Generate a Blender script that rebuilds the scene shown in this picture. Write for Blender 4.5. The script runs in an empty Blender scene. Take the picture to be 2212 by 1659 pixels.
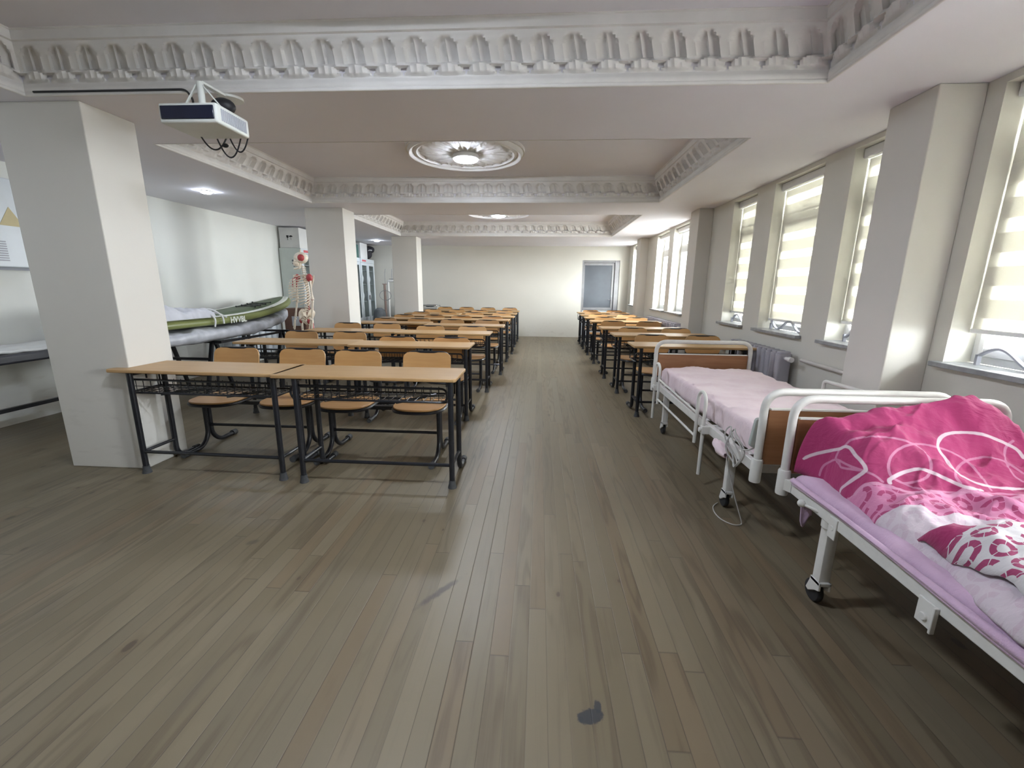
import bpy, bmesh, math, random
import numpy as np
from mathutils import Vector, Matrix, Quaternion, noise as mnoise

random.seed(7)
S = bpy.context.scene
COL = S.collection
PI = math.pi
V = Vector

# ------------------------------------------------------------------ mesh helpers
class MB:
    """collects shapes, then becomes ONE mesh object"""
    def __init__(self): self.v = []; self.f = []; self.m = []
    def add(self, vs, fs, mi=0, M=None):
        o = len(self.v)
        for p in vs:
            p = V(p)
            self.v.append(M @ p if M is not None else p)
        for f in fs:
            self.f.append([o + i for i in f]); self.m.append(mi)
        return self
    def box(self, x0, x1, y0, y1, z0, z1, mi=0, M=None):
        vs = [(x0,y0,z0),(x1,y0,z0),(x1,y1,z0),(x0,y1,z0),(x0,y0,z1),(x1,y0,z1),(x1,y1,z1),(x0,y1,z1)]
        fs = [(0,3,2,1),(4,5,6,7),(0,1,5,4),(1,2,6,5),(2,3,7,6),(3,0,4,7)]
        return self.add(vs, fs, mi, M)
    def bar(self, a, b, w, h, up=(0,0,1), mi=0):
        a, b = V(a), V(b); d = (b-a); L = d.length; d.normalize()
        u = V(up); s = d.cross(u)
        if s.length < 1e-4: s = d.cross(V((1,0,0)))
        s.normalize(); u = s.cross(d)
        vs = []
        for p in (a, b):
            for i, j in ((-1,-1),(1,-1),(1,1),(-1,1)):
                vs.append(p + s*(i*w/2) + u*(j*h/2))
        return self.add(vs, [(0,3,2,1),(4,5,6,7),(0,1,5,4),(1,2,6,5),(2,3,7,6),(3,0,4,7)], mi)
    def tube(self, pts, r, n=8, closed=False, mi=0, cap=True):
        pts = [V(p) for p in pts]; N = len(pts)
        rs = r if isinstance(r, (list, tuple)) else [r]*N
        tans = []
        for i in range(N):
            a = pts[i-1] if (i > 0 or closed) else pts[i]
            b = pts[(i+1) % N] if (i < N-1 or closed) else pts[i]
            t = (b-a)
            if t.length < 1e-9: t = V((0,0,1))
            tans.append(t.normalized())
        t0 = tans[0]; nrm = t0.orthogonal().normalized()
        vs = []; 
        for i in range(N):
            t = tans[i]
            nrm = (nrm - t*nrm.dot(t))
            if nrm.length < 1e-6: nrm = t.orthogonal()
            nrm.normalize(); bn = t.cross(nrm)
            for k in range(n):
                a = 2*PI*k/n
                vs.append(pts[i] + (nrm*math.cos(a) + bn*math.sin(a))*rs[i])
        fs = []
        for i in range(N if closed else N-1):
            j = (i+1) % N
            for k in range(n):
                l = (k+1) % n
                fs.append((i*n+k, i*n+l, j*n+l, j*n+k))
        if cap and not closed:
            fs.append(tuple(range(n-1,-1,-1))); fs.append(tuple((N-1)*n+k for k in range(n)))
        return self.add(vs, fs, mi)
    def lathe(self, prof, n=24, M=None, mi=0, capa=True, capb=True):
        vs = []; fs = []
        for (r, z) in prof:
            for k in range(n):
                a = 2*PI*k/n; vs.append((r*math.cos(a), r*math.sin(a), z))
        P = len(prof)
        for i in range(P-1):
            for k in range(n):
                l = (k+1) % n
                fs.append((i*n+k, i*n+l, (i+1)*n+l, (i+1)*n+k))
        if capa: fs.append(tuple(range(n-1,-1,-1)))
        if capb: fs.append(tuple((P-1)*n+k for k in range(n)))
        return self.add(vs, fs, mi, M)
    def cyl(self, a, b, r, n=12, mi=0):
        return self.tube([a, b], r, n, mi=mi)
    def ball(self, c, rx, ry=None, rz=None, nu=14, nv=9, mi=0, M=None):
        ry = ry or rx; rz = rz or rx
        vs = []; fs = []
        for i in range(nv+1):
            th = PI*i/nv
            for k in range(nu):
                a = 2*PI*k/nu
                vs.append((c[0]+rx*math.sin(th)*math.cos(a), c[1]+ry*math.sin(th)*math.sin(a), c[2]-rz*math.cos(th)))
        for i in range(nv):
            for k in range(nu):
                l = (k+1) % nu
                fs.append((i*nu+k, i*nu+l, (i+1)*nu+l, (i+1)*nu+k))
        return self.add(vs, fs, mi, M)
    def prism(self, poly, h0, h1, axis='z', mi=0, M=None):
        """poly: 2-D outline, extruded along axis between h0 and h1"""
        def P(a, b, h):
            return {'z':(a,b,h),'y':(a,h,b),'x':(h,a,b)}[axis]
        n = len(poly)
        vs = [P(a,b,h0) for a,b in poly] + [P(a,b,h1) for a,b in poly]
        fs = [tuple(range(n-1,-1,-1)), tuple(range(n,2*n))]
        for k in range(n):
            l = (k+1) % n; fs.append((k,l,n+l,n+k))
        return self.add(vs, fs, mi, M)
    def grid(self, nu, nv, fn, mi=0, close=False):
        vs = [fn(i/(nu-1), j/(nv-1)) for j in range(nv) for i in range(nu)]
        fs = [(j*nu+i, j*nu+i+1, (j+1)*nu+i+1, (j+1)*nu+i) for j in range(nv-1) for i in range(nu-1)]
        return self.add(vs, fs, mi)
    def build(self, name, mats, parent=None, smooth=True, bevel=0, ang=40, seg=2, loc=None):
        me = bpy.data.meshes.new(name)
        me.from_pydata([tuple(p) for p in self.v], [], self.f)
        if not isinstance(mats, (list, tuple)): mats = [mats]
        for m in mats: me.materials.append(m)
        if len(mats) > 1: me.polygons.foreach_set('material_index', self.m)
        bm = bmesh.new(); bm.from_mesh(me)
        bmesh.ops.recalc_face_normals(bm, faces=bm.faces)
        bm.to_mesh(me); bm.free()
        if smooth:
            me.polygons.foreach_set('use_smooth', [True]*len(me.polygons))
            try: me.set_sharp_from_angle(angle=math.radians(ang))
            except Exception: pass
        me.update()
        o = bpy.data.objects.new(name, me); COL.objects.link(o)
        if parent: o.parent = parent
        if loc: o.location = loc
        if bevel:
            b = o.modifiers.new('bevel', 'BEVEL'); b.width = bevel; b.segments = seg; b.limit_method = 'ANGLE'; b.angle_limit = math.radians(35)
        return o

def fillet(pts, r, n=5, closed=False):
    pts = [V(p) for p in pts]; out = []
    N = len(pts)
    for i in range(N):
        if not closed and i in (0, N-1): out.append(pts[i]); continue
        a, p, b = pts[i-1], pts[i], pts[(i+1) % N]
        d1 = (a-p); d2 = (b-p); rr = min(r, d1.length*.49, d2.length*.49)
        d1.normalize(); d2.normalize()
        s, e = p+d1*rr, p+d2*rr
        for k in range(n+1):
            t = k/n
            out.append(s*(1-t)**2 + p*(2*t*(1-t)) + e*t**2)
    return out
def rrect(x0, x1, y0, y1, r, n=5):
    out = []
    for cx, cy, a0 in ((x1-r,y1-r,0),(x0+r,y1-r,PI/2),(x0+r,y0+r,PI),(x1-r,y0+r,1.5*PI)):
        for k in range(n+1):
            a = a0 + PI/2*k/n; out.append((cx+r*math.cos(a), cy+r*math.sin(a)))
    return out
def fbm(x, y, z=0, oct=3):
    s = 0; a = 1; f = 1
    for i in range(oct):
        s += a*mnoise.noise(V((x*f, y*f, z+i*7.3))); a *= .5; f *= 2.03
    return s

def thing(name, label, cat, loc=(0,0,0), rz=0, group=None):
    o = bpy.data.objects.new(name, None); COL.objects.link(o); o.empty_display_size = .1
    o.location = loc; o.rotation_euler = (0,0,rz)
    o['label'] = label; o['category'] = cat
    if group: o['group'] = group
    return o
def tag(o, label, cat, group=None):
    o['label'] = label; o['category'] = cat
    if group: o['group'] = group
    return o
def struct(o, label=None):
    o['kind'] = 'structure'
    if label: o['label'] = label
    return o
def dup(root, loc, rz=None, label=None, group=None):
    r = root.copy(); COL.objects.link(r); r.location = loc
    if rz is not None: r.rotation_euler = (0,0,rz)
    if label: r['label'] = label
    if group: r['group'] = group
    for ch in list(root.children):
        c = ch.copy(); COL.objects.link(c); c.parent = r
        for g in list(ch.children):
            d = g.copy(); COL.objects.link(d); d.parent = c
    return r

# ------------------------------------------------------------------ node helpers
class X:
    """tiny expression wrapper that writes Math nodes"""
    def __init__(s, nt, sock): s.nt = nt; s.s = sock
    def op(s, o, b=None, c=None):
        n = s.nt.nodes.new('ShaderNodeMath'); n.operation = o
        s.nt.links.new(s.s, n.inputs[0])
        for i, q in ((1,b),(2,c)):
            if q is None: continue
            if isinstance(q, X): s.nt.links.new(q.s, n.inputs[i])
            else: n.inputs[i].default_value = q
        return X(s.nt, n.outputs[0])
    def __add__(s, b): return s.op('ADD', b)
    __radd__ = __add__
    def __sub__(s, b): return s.op('SUBTRACT', b)
    def __rsub__(s, b): return s.op('MULTIPLY', -1) + b
    def __mul__(s, b): return s.op('MULTIPLY', b)
    __rmul__ = __mul__
    def __truediv__(s, b): return s.op('DIVIDE', b)
    def lt(s, b): return s.op('LESS_THAN', b)
    def gt(s, b): return s.op('GREATER_THAN', b)
    def floor(s): return s.op('FLOOR')
    def fract(s): return s.op('FRACT')
    def abs(s): return s.op('ABSOLUTE')
    def sqrt(s): return s.op('SQRT')
    def sin(s): return s.op('SINE')
    def pw(s, b): return s.op('POWER', b)
    def min(s, b): return s.op('MINIMUM', b)
    def max(s, b): return s.op('MAXIMUM', b)
    def clamp(s): return s.max(0.0).min(1.0)
    def smooth(s, a, b):
        n = s.nt.nodes.new('ShaderNodeMapRange'); n.interpolation_type = 'SMOOTHSTEP'
        s.nt.links.new(s.s, n.inputs[0]); n.inputs[1].default_value = a; n.inputs[2].default_value = b
        return X(s.nt, n.outputs[0])

def new_mat(name):
    m = bpy.data.materials.new(name); m.use_nodes = True
    nt = m.node_tree; b = nt.nodes['Principled BSDF']
    return m, nt, b
def coords(nt, kind='Object'):
    tc = nt.nodes.new('ShaderNodeTexCoord'); sp = nt.nodes.new('ShaderNodeSeparateXYZ')
    nt.links.new(tc.outputs[kind], sp.inputs[0])
    return tc.outputs[kind], X(nt, sp.outputs[0]), X(nt, sp.outputs[1]), X(nt, sp.outputs[2])
def comb(nt, x, y, z=0.0):
    c = nt.nodes.new('ShaderNodeCombineXYZ')
    for i, q in enumerate((x,y,z)):
        if isinstance(q, X): nt.links.new(q.s, c.inputs[i])
        else: c.inputs[i].default_value = q
    return c.outputs[0]
def noisex(nt, vec, scale=5, detail=3, rough=.5, dist=0):
    n = nt.nodes.new('ShaderNodeTexNoise'); n.inputs['Scale'].default_value = scale
    n.inputs['Detail'].default_value = detail; n.inputs['Roughness'].default_value = rough; n.inputs['Distortion'].default_value = dist
    if vec is not None: nt.links.new(vec, n.inputs['Vector'])
    return X(nt, n.outputs['Fac'])
def white(nt, vec):
    n = nt.nodes.new('ShaderNodeTexWhiteNoise'); n.noise_dimensions = '3D'
    nt.links.new(vec, n.inputs['Vector']); return X(nt, n.outputs['Value'])
def mixc(nt, fac, a, b, mode='MIX'):
    n = nt.nodes.new('ShaderNodeMix'); n.data_type = 'RGBA'; n.blend_type = mode
    if isinstance(fac, X): nt.links.new(fac.s, n.inputs[0])
    else: n.inputs[0].default_value = fac
    for i, q in ((6,a),(7,b)):
        if isinstance(q, (tuple, list)): n.inputs[i].default_value = (*q[:3], 1)
        else: nt.links.new(q, n.inputs[i])
    return n.outputs[2]
def bump(nt, b, h, strength=.2, dist=.01):
    n = nt.nodes.new('ShaderNodeBump'); n.inputs['Strength'].default_value = strength; n.inputs['Distance'].default_value = dist
    nt.links.new(h.s, n.inputs['Height']); nt.links.new(n.outputs[0], b.inputs['Normal'])

def plain(name, col, rough=.5, metal=0, var=.06, vscale=6, bmp=0, bscale=200, spec=.5, coat=0):
    """solid paint / plastic / metal with a little procedural unevenness"""
    m, nt, b = new_mat(name)
    vec, x, y, z = coords(nt)
    n = noisex(nt, vec, vscale, 4)
    dark = tuple(c*(1-var) for c in col); light = tuple(min(1, c*(1+var)) for c in col)
    c = mixc(nt, n.smooth(.3,.7), dark, light)
    nt.links.new(c, b.inputs['Base Color'])
    b.inputs['Roughness'].default_value = rough; b.inputs['Metallic'].default_value = metal
    b.inputs['Specular IOR Level'].default_value = spec
    if coat: b.inputs['Coat Weight'].default_value = coat
    if bmp: bump(nt, b, noisex(nt, vec, bscale, 2), bmp, .002)
    return m

def wood(name, c0, c1, rough=.35, axis='x', scale=1.0, coat=0.0):
    m, nt, b = new_mat(name)
    vec, x, y, z = coords(nt)
    q = comb(nt, x*2.2, y*26, z*26) if axis == 'x' else comb(nt, x*26, y*2.2, z*26)
    g = noisex(nt, q, 1.2*scale, 5, .6, .4)
    g2 = noisex(nt, vec, 3, 2)
    oi = nt.nodes.new('ShaderNodeObjectInfo')
    r = X(nt, oi.outputs['Random'])
    c = mixc(nt, g.smooth(.3,.72), c0, c1)
    c = mixc(nt, (g2.smooth(.2,.8)*.35 + r*.35), c, tuple(v*.72 for v in c0))
    nt.links.new(c, b.inputs['Base Color'])
    b.inputs['Roughness'].default_value = rough; b.inputs['Coat Weight'].default_value = coat; b.inputs['Coat Roughness'].default_value = .2
    return m

def wallpaint(name, col, scuff=None):
    m, nt, b = new_mat(name)
    vec, x, y, z = coords(nt)
    n = noisex(nt, vec, 1.3, 4); f = noisex(nt, vec, 260, 2)
    c = mixc(nt, n.smooth(.3,.7), tuple(v*.965 for v in col), col)
    if scuff:
        s = noisex(nt, comb(nt, x*3, y*3, z*9), 2.2, 5)
        c = mixc(nt, s.smooth(.55,.75)*z.smooth(.95,.0)*.35, c, scuff)
    nt.links.new(c, b.inputs['Base Color'])
    b.inputs['Roughness'].default_value = .75
    bump(nt, b, f, .12, .002)
    return m

M = {}
M['wall'] = wallpaint('cream_wall_paint', (.68,.665,.605), (.47,.43,.38))
M['wall_cool'] = wallpaint('left_wall_lighter_tone', (.80,.81,.775), (.55,.52,.47))  # left wall: base colour set lighter and cooler than the other walls
M['pillar'] = wallpaint('cream_pillar_paint', (.66,.64,.595), (.46,.43,.39))
M['ceil'] = wallpaint('ceiling_paint', (.80,.785,.84))
M['plaster'] = plain('white_plaster', (.74,.725,.71), .6, var=.04, bmp=.1, bscale=90)
M['desk'] = wood('desk_laminate_wood', (.455,.272,.115), (.53,.34,.158), .42, coat=.0)
M['seat'] = wood('seat_plywood', (.535,.285,.105), (.62,.36,.145), .40, coat=.05)
M['panel'] = wood('bed_panel_wood', (.30,.135,.06), (.39,.19,.09), .45)
M['brown'] = wood('brown_cabinet_wood', (.16,.07,.045), (.21,.10,.06), .5)
M['black'] = plain('black_painted_steel', (.011,.012,.016), .33, var=.2, vscale=30)
M['rubber'] = plain('grey_rubber', (.05,.052,.055), .7, var=.2, vscale=40)
M['drubber'] = plain('dark_rubber', (.018,.018,.02), .6, var=.2, vscale=40)
M['wmetal'] = plain('white_enamelled_steel', (.70,.69,.66), .32, var=.04, vscale=18)
M['chrome'] = plain('chrome', (.75,.76,.78), .18, 1.0, var=.03)
M['sill'] = plain('grey_marble', (.30,.31,.32), .4, var=.15, vscale=20)
M['upvc'] = plain('white_window_plastic', (.74,.74,.74), .35, var=.02)
M['rad'] = plain('lilac_grey_radiator_paint', (.40,.39,.44), .4, var=.05)
M['pipe'] = plain('painted_pipe', (.60,.57,.54), .45, var=.05)
M['projw'] = plain('projector_white_plastic', (.68,.70,.67), .45, var=.03)
M['projd'] = plain('dark_glossy_front', (.012,.015,.035), .25, var=.1)
M['cable'] = plain('black_cable', (.014,.014,.018), .5)
M['gcable'] = plain('grey_cable', (.45,.44,.42), .5)
M['bone'] = plain('ivory_bone', (.74,.66,.54), .5, var=.12, vscale=25)
M['red'] = plain('muscle_red_paint', (.42,.055,.06), .5, var=.12, vscale=25)
M['cabg'] = plain('grey_green_cabinet_steel', (.60,.66,.64), .4, var=.03)
M['cabw'] = plain('pale_blue_white_steel', (.64,.69,.73), .35, var=.03)
M['cabi'] = plain('cabinet_shelf_steel', (.35,.39,.41), .6)
M['carton'] = plain('white_cardboard', (.72,.73,.73), .7, var=.03)
M['ink'] = plain('black_ink', (.03,.03,.035), .6)
M['inkred'] = plain('red_ink', (.60,.12,.14), .6)
M['greenbox'] = plain('dark_green_box', (.06,.14,.12), .6, var=.1)
M['bag'] = plain('black_bag_fabric', (.022,.022,.03), .7, var=.3, vscale=30, bmp=.3)
M['plastic'] = plain('white_plastic_wrap', (.86,.88,.90), .35, var=.05)
M['olive'] = plain('olive_green_vinyl', (.20,.225,.075), .38, var=.08)
M['dolive'] = plain('dark_green_deck_pad', (.10,.135,.075), .6, var=.1)
M['bwhite'] = plain('white_stripe_vinyl', (.72,.74,.68), .4)
M['tarp'] = plain('silver_grey_tarpaulin', (.42,.43,.47), .36, var=.12, vscale=9, bmp=.4, bscale=25)
M['cloth'] = plain('pale_grey_cloth', (.55,.56,.61), .8, var=.08, bmp=.2)
M['whitecl'] = plain('white_sheet_cloth', (.72,.73,.73), .8, var=.04)
M['blackpad'] = plain('black_vinyl', (.022,.023,.032), .45, var=.15)
M['yellow'] = plain('faded_yellow_sign', (.62,.53,.30), .6)
M['elbox'] = plain('bluish_white_steel', (.66,.71,.76), .35, var=.02)
M['louver'] = plain('grey_louver', (.36,.37,.42), .5)
M['slate'] = plain('door_grey_panel', (.105,.117,.135), .6, var=.10, vscale=2.5)
M['alu'] = plain('worn_aluminium', (.30,.30,.31), .45, .25, var=.08)
M['alud'] = plain('dark_aluminium', (.25,.25,.26), .45, .2, var=.08)
M['teal'] = plain('grey_green_handset', (.40,.44,.42), .5)
M['steelplate'] = plain('galvanised_steel', (.5,.5,.49), .4, .5)
M['outside'] = plain('pale_ground', (.42,.41,.39), .9)
M['kraft'] = plain('brown_pole', (.30,.21,.18), .5)
M['dgrey'] = plain('dark_grey_bundle', (.12,.13,.14), .7, var=.2)
M['wall2'] = M['wall']

def emis(name, col, s):
    m, nt, b = new_mat(name)
    b.inputs['Base Color'].default_value = (*col,1); b.inputs['Emission Color'].default_value = (*col,1); b.inputs['Emission Strength'].default_value = s
    return m
M['lamp'] = emis('cool_white_lamp', (.80,.88,1.0), 75)
M['lamp2'] = emis('cool_white_spot', (.78,.87,1.0), 48)

def glassmat(name, tint=(1,1,1), refl=.12, fac=None):
    m = bpy.data.materials.new(name); m.use_nodes = True; nt = m.node_tree; nt.nodes.clear()
    o = nt.nodes.new('ShaderNodeOutputMaterial'); t = nt.nodes.new('ShaderNodeBsdfTransparent'); g = nt.nodes.new('ShaderNodeBsdfGlossy')
    t.inputs[0].default_value = (*tint,1); g.inputs['Roughness'].default_value = .03
    mx = nt.nodes.new('ShaderNodeMixShader'); mx.inputs[0].default_value = refl
    nt.links.new(t.outputs[0], mx.inputs[1]); nt.links.new(g.outputs[0], mx.inputs[2]); nt.links.new(mx.outputs[0], o.inputs[0])
    return m
M['glass'] = glassmat('window_glass', (.95,.97,.97), .06)
M['cglass'] = glassmat('cabinet_glass', (.93,.95,.96), .10)

def blind_mat():
    m = bpy.data.materials.new('zebra_blind_fabric'); m.use_nodes = True; nt = m.node_tree; nt.nodes.clear()
    o = nt.nodes.new('ShaderNodeOutputMaterial')
    vec, x, y, z = coords(nt)
    ph = ((z*(1/.18)).fract() - .5).abs()
    band = ph.smooth(.285,.305)                 # 1 = sheer voile, 0 = woven strip
    weave = noisex(nt, comb(nt, x*400, y*400, z*400), 1, 2)
    dif = nt.nodes.new('ShaderNodeBsdfDiffuse'); tr = nt.nodes.new('ShaderNodeBsdfTranslucent'); tp = nt.nodes.new('ShaderNodeBsdfTransparent')
    c = mixc(nt, weave.smooth(.3,.7), (.73,.715,.645), (.79,.775,.71))
    nt.links.new(c, dif.inputs[0]); nt.links.new(c, tr.inputs[0])
    m1 = nt.nodes.new('ShaderNodeMixShader'); tf = band*.12 + .19; nt.links.new(tf.s, m1.inputs[0])
    nt.links.new(dif.outputs[0], m1.inputs[1]); nt.links.new(tr.outputs[0], m1.inputs[2])
    m2 = nt.nodes.new('ShaderNodeMixShader'); f = band*.10 + .002
    nt.links.new(f.s, m2.inputs[0]); nt.links.new(m1.outputs[0], m2.inputs[1]); nt.links.new(tp.outputs[0], m2.inputs[2])
    nt.links.new(m2.outputs[0], o.inputs[0])
    return m
M['blind'] = blind_mat()

def floor_mat():
    m, nt, b = new_mat('worn_pine_floorboards')
    vec, x, y, z = coords(nt)
    W = .0715; L = 2.3
    xi = (x + .013)/W; i = xi.floor(); fx = xi.fract()
    r1 = white(nt, comb(nt, i, 3.7, 1.0))
    yj = y/L + r1*1.0 ; j = yj.floor(); fy = yj.fract()
    rid = white(nt, comb(nt, i, j, 5.0)); rid2 = white(nt, comb(nt, i, j, 11.0)); rid3 = white(nt, comb(nt, i, j, 23.0))
    # long grain plus cathedral rings
    low = noisex(nt, comb(nt, x*9, y*.9, rid*37), 1.0, 2, .5)
    rings = ((low*34 + fx*1.5).sin()*.5 + .5)
    fine = noisex(nt, comb(nt, x*130, y*3.2, rid*9), 1.0, 4, .7)
    grain = rings*(rid3*.7 + .3)*.55 + fine*.45
    c = mixc(nt, rid, (.146,.118,.074), (.184,.151,.098))
    c = mixc(nt, rid2.smooth(.78,1.0)*.42, c, (.17,.115,.066))
    c = mixc(nt, rid2.smooth(.2,.0)*.38, c, (.14,.12,.085))
    c = mixc(nt, grain.smooth(.38,.92)*.62, c, (.072,.050,.029))
    # traffic grime and large pale worn areas
    big = noisex(nt, comb(nt, x*.8, y*.45, 2.0), 1.0, 3)
    c = mixc(nt, big.smooth(.5,.8)*.30, c, (.135,.12,.095))
    sm = noisex(nt, comb(nt, x*5, y*2.2, 4.0), 1.0, 4)
    c = mixc(nt, sm.smooth(.6,.8)*.28, c, (.115,.10,.08))
    # knots : sparse dark ovals
    vo = nt.nodes.new('ShaderNodeTexVoronoi'); vo.inputs['Scale'].default_value = 1.0
    nt.links.new(comb(nt, x*6.5, y*3.4, 0.0), vo.inputs['Vector'])
    vd = X(nt, vo.outputs['Distance']); vc = nt.nodes.new('ShaderNodeSeparateColor'); nt.links.new(vo.outputs['Color'], vc.inputs[0])
    vr = X(nt, vc.outputs[0])
    wob = noisex(nt, vec, 60, 2)*.05
    rad = (vr - .45).max(0.0)*.19
    kn = (vd + wob - rad).smooth(.05,.012)*vr.gt(.42)
    c = mixc(nt, kn*.85, c, (.055,.042,.03))
    halo = (vd + wob - rad).smooth(.20,.03)*vr.gt(.5)
    c = mixc(nt, halo*.30, c, (.115,.08,.048))
    # gaps between boards
    gap = (fx - .5).abs()
    gr = white(nt, comb(nt, i, 9.0, 2.0))
    g1 = gap.smooth(.462,.497)*(gr*.75 + .12)
    ge = (fy - .5).abs().smooth(.4980,.4995)*.45
    c = mixc(nt, g1.max(ge), c, (.045,.036,.026))
    # the paint stain and a scuff mark
    def blob(cx, cy, rx, ry, rot, soft, ns, na):
        ca, sa = math.cos(rot), math.sin(rot)
        dx = x - cx; dy = y - cy
        u = (dx*ca + dy*sa)/rx; v = (dy*ca - dx*sa)/ry
        d = (u*u + v*v).sqrt() + (noisex(nt, vec, ns, 3) - .5)*na
        return d.smooth(1.0+soft, 1.0-soft)
    c = mixc(nt, blob(.196,1.148,.044,.026,.25,.15,45,1.3)*.92, c, (.032,.036,.042))
    c = mixc(nt, blob(.225,1.185,.012,.022,0,.2,60,1.0)*.9, c, (.032,.036,.042))
    c = mixc(nt, blob(.165,1.137,.008,.009,0,.2,60,.8)*.9, c, (.032,.036,.042))
    c = mixc(nt, blob(-.425,1.69,.115,.016,.95,.5,30,1.4)*.75, c, (.06,.048,.04))
    c = mixc(nt, blob(-1.52,2.0,.03,.02,.6,.4,40,1.0)*.6, c, (.07,.055,.045))
    nt.links.new(c, b.inputs['Base Color'])
    rg = fine*.12 + big*.15 + .28
    nt.links.new(rg.s, b.inputs['Roughness']); b.inputs['Specular IOR Level'].default_value = .5
    bump(nt, b, (g1.max(ge))*(-1.0) + fine*.12 + kn*-.2, .35, .003)
    return m
M['floor'] = floor_mat()

def sheet_mat(name, c0, c1):
    m, nt, b = new_mat(name)
    vec, x, y, z = coords(nt)
    n = noisex(nt, vec, 5, 4); wv = noisex(nt, comb(nt, x*900, y*900, z*900), 1, 1)
    cr = noisex(nt, comb(nt, x*7, y*12, z*8), 1.6, 5, .62, .6)
    nt.links.new(mixc(nt, n.smooth(.3,.7), c0, c1), b.inputs['Base Color'])
    b.inputs['Roughness'].default_value = .85; b.inputs['Sheen Weight'].default_value = .25
    bump(nt, b, cr*1.0 + wv*.03, .55, .012)
    return m
M['pinksheet'] = sheet_mat('pale_pink_sheet', (.72,.575,.62), (.77,.635,.675))
M['lilac'] = sheet_mat('lilac_sheet', (.54,.37,.515), (.61,.43,.585))

def attrx(nt, name):
    n = nt.nodes.new('ShaderNodeAttribute'); n.attribute_name = name; return X(nt, n.outputs['Fac'])
def duvet_mat(under=False):
    """UV: u = metres along the bed from its white hoop, v = metres across from the aisle edge"""
    m, nt, b = new_mat('white_duvet_reverse_with_rings' if under else 'magenta_duvet_with_swirls')
    uv = nt.nodes.new('ShaderNodeUVMap'); sp = nt.nodes.new('ShaderNodeSeparateXYZ'); nt.links.new(uv.outputs[0], sp.inputs[0])
    u = X(nt, sp.outputs[0]); v = X(nt, sp.outputs[1])
    MAG = (.41,.034,.150); PNK = (.58,.21,.37); WHT = (.66,.63,.65); DEEP = (.345,.027,.122)
    wx = noisex(nt, comb(nt, u*3, v*3, 1.0), 1, 2)
    def rings(cell, rot):                                   # a field of broken rings
        ca, sa = math.cos(rot), math.sin(rot)
        p = (u*ca + v*sa)/cell; q = (v*ca - u*sa)/cell
        q2 = q + p.floor()*.5
        ip = p.floor(); iq = q2.floor()
        rn = white(nt, comb(nt, ip, iq, 4.0)); rn2 = white(nt, comb(nt, ip, iq, 9.0))
        fx = p.fract() - .5; fy = q2.fract() - .5
        r = (fx*fx + fy*fy).sqrt()
        ring = r.gt(.215)*r.lt(.44)
        ang = fy.op('ARCTAN2', fx)/(2*PI) + .5 + rn
        gaps = ((ang*5).fract() - .5).abs().lt(.462)
        opening = ang.fract().gt(.27)                       # a C instead of an O
        return ring*gaps*(opening.max(1.0 - rn2.gt(.45)))
    R1 = rings(.060 if under else .064, .35)
    if under:
        lim = (u - v*.30 + (wx - .5)*.12).lt(.90)
        c = mixc(nt, R1*lim*.96, WHT, DEEP)
        c = mixc(nt, (u - v*.30 + (wx-.5)*.10).lt((1.0-v.smooth(.06,.22))*.045+.665), c, DEEP)
    else:
        c = mixc(nt, wx.smooth(.3,.7), DEEP, MAG)
        tn = attrx(nt,'swirl_thin').smooth(.0062,.0034); tk = attrx(nt,'swirl_thick').smooth(.0085,.0055)
        e1 = attrx(nt,'pink_edge'); e2 = attrx(nt,'pale_edge')
        pk = mixc(nt, R1*.85, PNK, DEEP)
        c = mixc(nt, e1.gt(0.0), c, pk)
        c = mixc(nt, (e1 - .004).abs().lt(.008)*.75, c, (.62,.30,.45))
        pl = mixc(nt, R1*.40, (.61,.53,.585), (.52,.36,.46))
        c = mixc(nt, e2.gt(0.0), c, pl)
        c = mixc(nt, tn*.62*e2.lt(0.0), c, (.62,.30,.45))
        c = mixc(nt, tk*.92, c, (.68,.56,.62))
    nt.links.new(c, b.inputs['Base Color'])
    b.inputs['Roughness'].default_value = .85; b.inputs['Sheen Weight'].default_value = .15
    ov, ox, oy, oz = coords(nt)
    cr = noisex(nt, comb(nt, ox*5, oy*9, oz*7), 1.5, 5, .6, .7)
    bump(nt, b, cr, .7, .016)
    return m
M['duvet'] = duvet_mat(); M['duvetu'] = duvet_mat(True)

# ------------------------------------------------------------------ the room
XL, XR, YB, YF = -5.12, 2.42, 12.38, -3.6      # left wall, window wall, back wall, wall behind the camera
XO = 2.74; ZC = 2.48; ZT = 2.78
floor = MB().box(XL-.2, XO, YF-.2, YB+.3, -.1, 0).build('floor', M['floor'], smooth=False); struct(floor, 'worn grey-brown pine board floor')
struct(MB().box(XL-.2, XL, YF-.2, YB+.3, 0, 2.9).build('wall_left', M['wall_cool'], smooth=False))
struct(MB().box(XL, XO, YF-.2, YF, 0, 2.9).build('wall_front', M['wall'], smooth=False))
DX0, DX1, DZ = 1.15, 2.17, 2.115
wb = MB(); wb.box(XL, DX0, YB, YB+.3, 0, 2.9); wb.box(DX1, XO, YB, YB+.3, 0, 2.9); wb.box(DX0, DX1, YB, YB+.3, DZ, 2.9)
wb.box(DX0, DX1, YB+.2, YB+.3, 0, DZ)
struct(wb.build('wall_back', M['wall'], smooth=False))
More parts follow.
